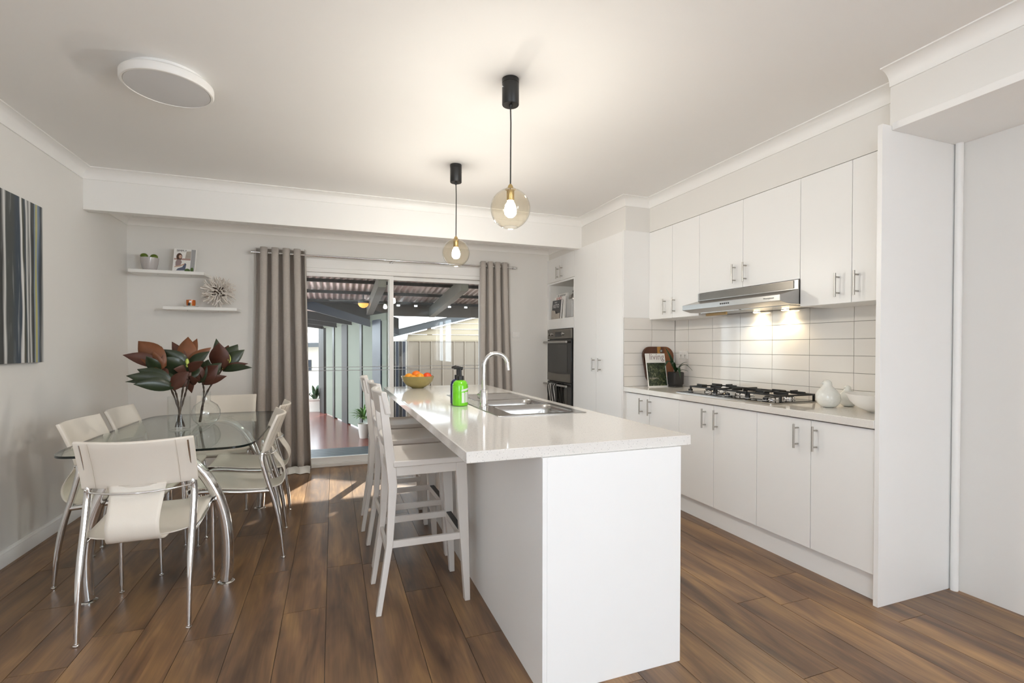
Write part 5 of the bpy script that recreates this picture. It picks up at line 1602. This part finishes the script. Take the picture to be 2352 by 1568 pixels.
def along(y):
    k = (y - P1.y) / (P0.y - P1.y)
    return P1 + (P0 - P1) * k


def slab(pa, pb, z0, z1, th, name, m_, parent, off=0.0, **kw):
    n = Vector(((pb - pa).y, -(pb - pa).x)).normalized()
    a, b_ = pa + n * off, pb + n * off
    return part(MB().hexa([(a.x, a.y, z0), (b_.x, b_.y, z0), (b_.x + n.x * th, b_.y + n.y * th, z0), (a.x + n.x * th, a.y + n.y * th, z0)], [(a.x, a.y, z1), (b_.x, b_.y, z1), (b_.x + n.x * th, b_.y + n.y * th, z1), (a.x + n.x * th, a.y + n.y * th, z1)]), name, m_, parent, **kw)


for (ya, yb_) in ((10.17, 9.66), (9.54, 9.07), (8.74, 8.08), (7.97, 7.50), (7.13, 6.95)):
    slab(along(ya), along(yb_), GZ + 0.02, 1.64, 0.03, 'panel', 'screen_panel', scr)
for (ya, yb_, mm) in ((10.70, 10.30, 'dark_timber'), (9.66, 9.55, 'black_metal'), (9.07, 8.75, 'dark_timber'), (8.08, 7.98, 'black_metal'), (7.49, 7.15, 'navy_post')):
    slab(along(ya), along(yb_), GZ, 1.66, 0.06, 'post', mm, scr, off=-0.015)
slab(along(10.70), along(6.95), 1.64, 1.74, 0.035, 'top_rail', 'screen_panel', scr, off=0.002)

# left patio roof: sloping beams and sheets
lr = thing('patio_roof', 'low patio roof of dark beams stepping away on the left', 'roof', (-0.3, 9.0, 1.7))
for k, (yb_, dz) in enumerate(((7.60, 0.0), (8.50, -0.06), (9.40, -0.10), (10.35, -0.13))):
    def zt(x_):
        return 1.80 - 0.315 * (x_ - 0.65) + dz if k == 0 else 1.80 - 0.13 * (x_ - 0.45) + dz
    xe = along(yb_).x - 0.0 if k else 0.95
    xs = -2.4
    h = 0.165 if k == 0 else 0.13
    part(MB().hexa([(xs, yb_, zt(xs) - h), (xe, yb_, zt(xe) - h), (xe, yb_ + 0.07, zt(xe) - h), (xs, yb_ + 0.07, zt(xs) - h)], [(xs, yb_, zt(xs)), (xe, yb_, zt(xe)), (xe, yb_ + 0.07, zt(xe)), (xs, yb_ + 0.07, zt(xs))]), 'beam', 'dark_timber', lr)
    if k == 0:
        part(MB().hexa([(xs, yb_ + 0.005, zt(xs) - h - 0.22), (xe, yb_ + 0.005, zt(xe) - h - 0.09), (xe, yb_ + 0.06, zt(xe) - h - 0.09), (xs, yb_ + 0.06, zt(xs) - h - 0.22)], [(xs, yb_ + 0.005, zt(xs) - h), (xe, yb_ + 0.005, zt(xe) - h), (xe, yb_ + 0.06, zt(xe) - h), (xs, yb_ + 0.06, zt(xs) - h)]), 'lower_beam', 'navy_post', lr)
part(MB().hexa([(-2.4, 7.62, 2.76), (0.60, 7.62, 1.83), (-0.15, 10.9, 1.78), (-2.4, 10.9, 2.05)], [(-2.4, 7.62, 2.80), (0.60, 7.62, 1.87), (-0.15, 10.9, 1.82), (-2.4, 10.9, 2.09)]), 'roof_sheet', 'roof_iron', lr)


def corr(x0, x1, y0, y1, zf, pitch=0.076, amp=0.011, ny=2):
    n = int((x1 - x0) / pitch * 8)
    rows = []
    for j in range(ny + 1):
        y_ = y0 + (y1 - y0) * j / ny
        rows.append([(x0 + (x1 - x0) * i / n, y_, zf(x0 + (x1 - x0) * i / n, y_) + amp * sin(2 * PI * (x1 - x0) * i / n / pitch)) for i in range(n + 1)])
    return MB().sheet(rows)


vr = thing('veranda_roof', 'corrugated iron veranda roof on grey rafters outside the door', 'roof', (0.9, 6.7, 2.0))
zr = lambda x_, y_: 2.135 - 0.096 * (y_ - 5.61)
xs = -1.5
while xs < 3.9:
    part(corr(xs, xs + 0.70, YB + 0.15, 7.702, lambda x_, y_: zr(x_, y_) + 0.0), 'roof_sheet', 'roof_iron', vr, solid=0.001, angle=80)
    xs += 0.684
for xr_ in (-0.95, 0.52, 1.47, 2.9):
    w = 0.045
    part(MB().hexa([(xr_ - w, 5.62, zr(0, 5.62) - 0.20), (xr_ + w, 5.62, zr(0, 5.62) - 0.20), (xr_ + w, 7.68, zr(0, 7.68) - 0.20), (xr_ - w, 7.68, zr(0, 7.68) - 0.20)], [(xr_ - w, 5.62, zr(0, 5.62) - 0.052), (xr_ + w, 5.62, zr(0, 5.62) - 0.052), (xr_ + w, 7.68, zr(0, 7.68) - 0.052), (xr_ - w, 7.68, zr(0, 7.68) - 0.052)]), 'rafter', 'rafter_grey', vr)
for yp in (6.15, 6.80, 7.45):
    part(MB().box(-1.5, 3.9, yp, yp + 0.04, zr(0, yp) - 0.052, zr(0, yp) - 0.014), 'purlin', 'dark_timber', vr)
part(MB().box(0.60, 3.9, 7.69, 7.74, 1.745, 1.895), 'eaves_beam', 'brown_fascia', vr)
xh = [0.60]
for k in range(6):
    xh += [0.93 + k * 0.27, 0.98 + k * 0.27]
xh.append(3.9)
part(MB().grid('y', xh, [1.894, 1.898, 1.924, 1.955], 7.70, 7.715, holes=[(2 * k + 1, 1) for k in range(6)]), 'sun_hole_strip', 'brown_fascia', vr)  # strip added to block the sun, holes meant to cast discs on the floor
part(MB().box(3.4, 3.5, 7.64, 7.74, GZ, 1.745), 'corner_post', 'dark_timber', vr)

# ceiling fan with amber lamp
fn = thing('ceiling_fan', 'grey patio ceiling fan with a glowing amber bowl lamp', 'ceiling fan', (0.403, 7.05, 1.82))
fx, fy = 0.398, 7.05
part(MB().tube([(fx, fy, 1.90), (fx, fy, zr(fx, fy) - 0.012)], 0.010, 10), 'downrod', 'fan_grey', fn)
part(MB().lathe([(0.02, 1.93), (0.05, 1.915), (0.072, 1.895), (0.072, 1.872), (0.06, 1.868)], (fx, fy), 24), 'motor', 'fan_grey', fn)
part(MB().lathe([(0.070, 1.868), (0.066, 1.845), (0.048, 1.822), (0.02, 1.808), (0.002, 1.806)], (fx, fy), 24), 'lamp_bowl', 'fan_lamp', fn)
for a in (170, 50, 290):
    ca, sa = cos(math.radians(a)), sin(math.radians(a))
    q = [(fx + ca * r - sa * w, fy + sa * r + ca * w) for r, w in ((0.07, -0.03), (0.45, -0.05), (0.45, 0.05), (0.07, 0.03))]
    part(MB().prism(q, 'z', 1.898, 1.904), 'blade', 'fan_grey', fn)

# shed with weatherboards and ribbed sheeting
sh = thing('garden_shed', 'cream weatherboard shed with ribbed lower sheeting beside the patio', 'shed', (3.0, 8.6, GZ))
SY = 8.45
part(MB().box(1.21, 6.0, SY + 0.02, SY + 0.06, GZ, 1.40), 'lower_wall', 'shed_sheet', sh)
xx = 1.21
while xx < 3.2:
    part(MB().box(xx + 0.004, xx + 0.196, SY, SY + 0.02, GZ, 1.365), 'sheet_panel', 'shed_sheet', sh, bevel=0.002)
    part(MB().tube([(xx, SY - 0.002, GZ), (xx, SY - 0.002, 1.365)], 0.013, 8), 'cover_strip', 'shed_sheet', sh)
    xx += 0.20
part(MB().box(1.19, 6.0, SY - 0.012, SY + 0.02, 1.365, 1.385), 'head_flashing', 'shed_cream', sh)
gz = lambda x_: 1.475 + (x_ - 1.0) * 0.258
zz = 1.385
while zz < 2.7:
    xa = max(1.19, 1.0 + (zz + 0.05 - 1.475) / 0.258)
    if xa > 5.9:
        break
    part(MB().hexa([(xa, SY - 0.016, zz), (6.0, SY - 0.016, zz), (6.0, SY + 0.03, zz), (xa, SY + 0.03, zz)], [(max(xa, 1.0 + (zz + 0.145 - 1.475) / 0.258), SY - 0.002, zz + 0.097), (6.0, SY - 0.002, zz + 0.097), (6.0, SY + 0.03, zz + 0.097), (max(xa, 1.0 + (zz + 0.145 - 1.475) / 0.258), SY + 0.03, zz + 0.097)]), 'weatherboard', 'shed_cream', sh)
    zz += 0.10
part(MB().hexa([(0.86, SY - 0.07, gz(0.86) - 0.03), (6.0, SY - 0.07, gz(6.0) - 0.03), (6.0, SY + 0.0, gz(6.0) - 0.03), (0.86, SY + 0.0, gz(0.86) - 0.03)], [(0.86, SY - 0.07, gz(0.86) + 0.085), (6.0, SY - 0.07, gz(6.0) + 0.085), (6.0, SY + 0.0, gz(6.0) + 0.085), (0.86, SY + 0.0, gz(0.86) + 0.085)]), 'barge_board', 'shed_fascia', sh)
part(MB().hexa([(0.80, SY - 0.09, gz(0.80) + 0.086), (6.0, SY - 0.09, gz(6.0) + 0.086), (6.0, SY + 5, gz(6.0) + 0.986), (0.80, SY + 5, gz(0.80) + 0.986)], [(0.80, SY - 0.09, gz(0.80) + 0.106), (6.0, SY - 0.09, gz(6.0) + 0.106), (6.0, SY + 5, gz(6.0) + 1.006), (0.80, SY + 5, gz(0.80) + 1.006)]), 'roof', 'shed_roof', sh)
part(MB().box(1.21, 1.25, SY + 0.06, SY + 5, GZ, 1.40), 'side_wall', 'shed_sheet', sh)
# dark gate beside the shed
gt_ = thing('side_gate', 'dark gate between the patio screen and the shed', 'gate', (1.07, SY, GZ))
for k in range(4):
    part(MB().box(0.93 + k * 0.056, 0.980 + k * 0.056, SY - 0.14, SY - 0.11, GZ, 1.36), 'board', 'navy_post' if k % 2 else 'dark_timber', gt_)

# planter with leafy plant at the far end of the deck
pl = thing('patio_planter', 'square white planter with a dark leafy plant at the end of the patio', 'planter', (-0.34, 10.72, GZ))
part(MB().loft([[(a, b_, z_) for a, b_ in rrect(-0.345 - w, -0.345 + w, 10.72 - w, 10.72 + w, 0.01, 2)] for w, z_ in ((0.118, GZ), (0.120, GZ + 0.03), (0.108, GZ + 0.05), (0.108, GZ + 0.215), (0.125, GZ + 0.235), (0.125, GZ + 0.262), (0.110, GZ + 0.262), (0.105, GZ + 0.24))]), 'box', 'planter_white', pl)
rnd = random.Random(4)
for k in range(16):
    a = k * 2.4
    rr = rnd.uniform(0.08, 0.24)
    tpz = GZ + 0.26 + rnd.uniform(0.10, 0.32)
    part(MB().sheet(blade((-0.345 + 0.03 * cos(a), 10.72 + 0.03 * sin(a), GZ + 0.24), (-0.345 + rr * cos(a), 10.72 + rr * sin(a), tpz), 0.07, 0.3, 6, 0.05)), 'leaf', 'leaf_dark', pl, solid=0.002)
# spiky plant in a pot nearer the door
sp_ = thing('spiky_plant', 'bright green spiky plant in a tall pale pot just outside the door', 'potted plant', (0.415, 7.32, GZ))
part(MB().lathe([(0.055, GZ), (0.060, GZ + 0.01), (0.085, GZ + 0.20), (0.088, GZ + 0.21), (0.075, GZ + 0.21), (0.07, GZ + 0.19), (0.002, GZ + 0.19)], (0.415, 7.32), 24), 'pot', 'planter_white', sp_)
for k in range(42):
    a = k * 2.4
    el = math.radians(-8 + 85 * ((k * 0.618) % 1.0))
    L_ = rnd.uniform(0.20, 0.28)
    bz = GZ + 0.25 + 0.05 * ((k * 0.37) % 1)
    part(MB().sheet(blade((0.415, 7.32, bz), (0.415 + L_ * cos(a) * cos(el), 7.32 + L_ * sin(a) * cos(el), bz + L_ * sin(el)), 0.022, 0.25, 5, 0.18)), 'leaf', 'leaf_bright', sp_, solid=0.001)

# distant house on the left and trees
nh = thing('neighbour_house', 'cream neighbouring house seen past the end of the patio', 'house', (-2.5, 16, GZ))
part(MB().box(-6, 0.1, 15, 19, GZ - 0.1, 1.32), 'wall', 'house_white', nh)
part(MB().box(-0.98, -0.575, 14.97, 15.0, 0.60, 0.90 + 0.0), 'window', 'window_dark', nh)
part(MB().hexa([(-6.3, 14.7, 1.25), (0.4, 14.7, 1.36), (0.4, 17.2, 1.66), (-6.3, 17.2, 1.66)], [(-6.3, 14.7, 1.31), (0.4, 14.7, 1.42), (0.4, 17.2, 1.72), (-6.3, 17.2, 1.72)]), 'roof', 'shed_roof', nh)
part(MB().hexa([(-6.3, 14.66, 1.17), (0.4, 14.66, 1.28), (0.4, 14.70, 1.28), (-6.3, 14.70, 1.17)], [(-6.3, 14.66, 1.29), (0.4, 14.66, 1.40), (0.4, 14.70, 1.40), (-6.3, 14.70, 1.29)]), 'gutter', 'shed_fascia', nh)
part(MB().box(-6.3, 0.6, 19.0, 19.2, 1.0, 2.05), 'upper_wall', 'house_white', nh)


def tree(label, c, r, zt, seed, n=420):
    rnd = random.Random(seed)
    t = thing('tree', label, 'tree', (c[0], c[1], GZ - 0.04), 'trees beyond the shed')
    part(MB().tube([(c[0], c[1], GZ - 0.04), (c[0] + 0.1, c[1], zt * 0.6), (c[0], c[1], zt)], [0.12, 0.08, 0.03], 8), 'trunk', 'twig', t)
    mb = MB()
    for k in range(n):
        d = Vector((rnd.gauss(0, 1), rnd.gauss(0, 1), rnd.gauss(0, 0.7)))
        d = d.normalized() * r * rnd.uniform(0.35, 1.0)
        p = Vector((c[0], c[1], zt)) + d
        s = rnd.uniform(0.05, 0.11)
        a = Vector((rnd.uniform(-1, 1), rnd.uniform(-1, 1), rnd.uniform(-1, 1))).normalized() * s
        b_ = a.orthogonal().normalized() * s * 0.5
        mb._add([p - a, p + b_, p + a, p - b_], [(0, 1, 2, 3)])
    part(mb, 'foliage', 'foliage', t, smooth=False, recalc=False, kind='stuff')


tree('loose green tree rising behind the shed roof', (2.75, 15.2), 0.85, 2.75, 1)
tree('sparse tree at the left edge of the patio view', (-1.35, 20.5), 0.7, 2.75, 2, 260)
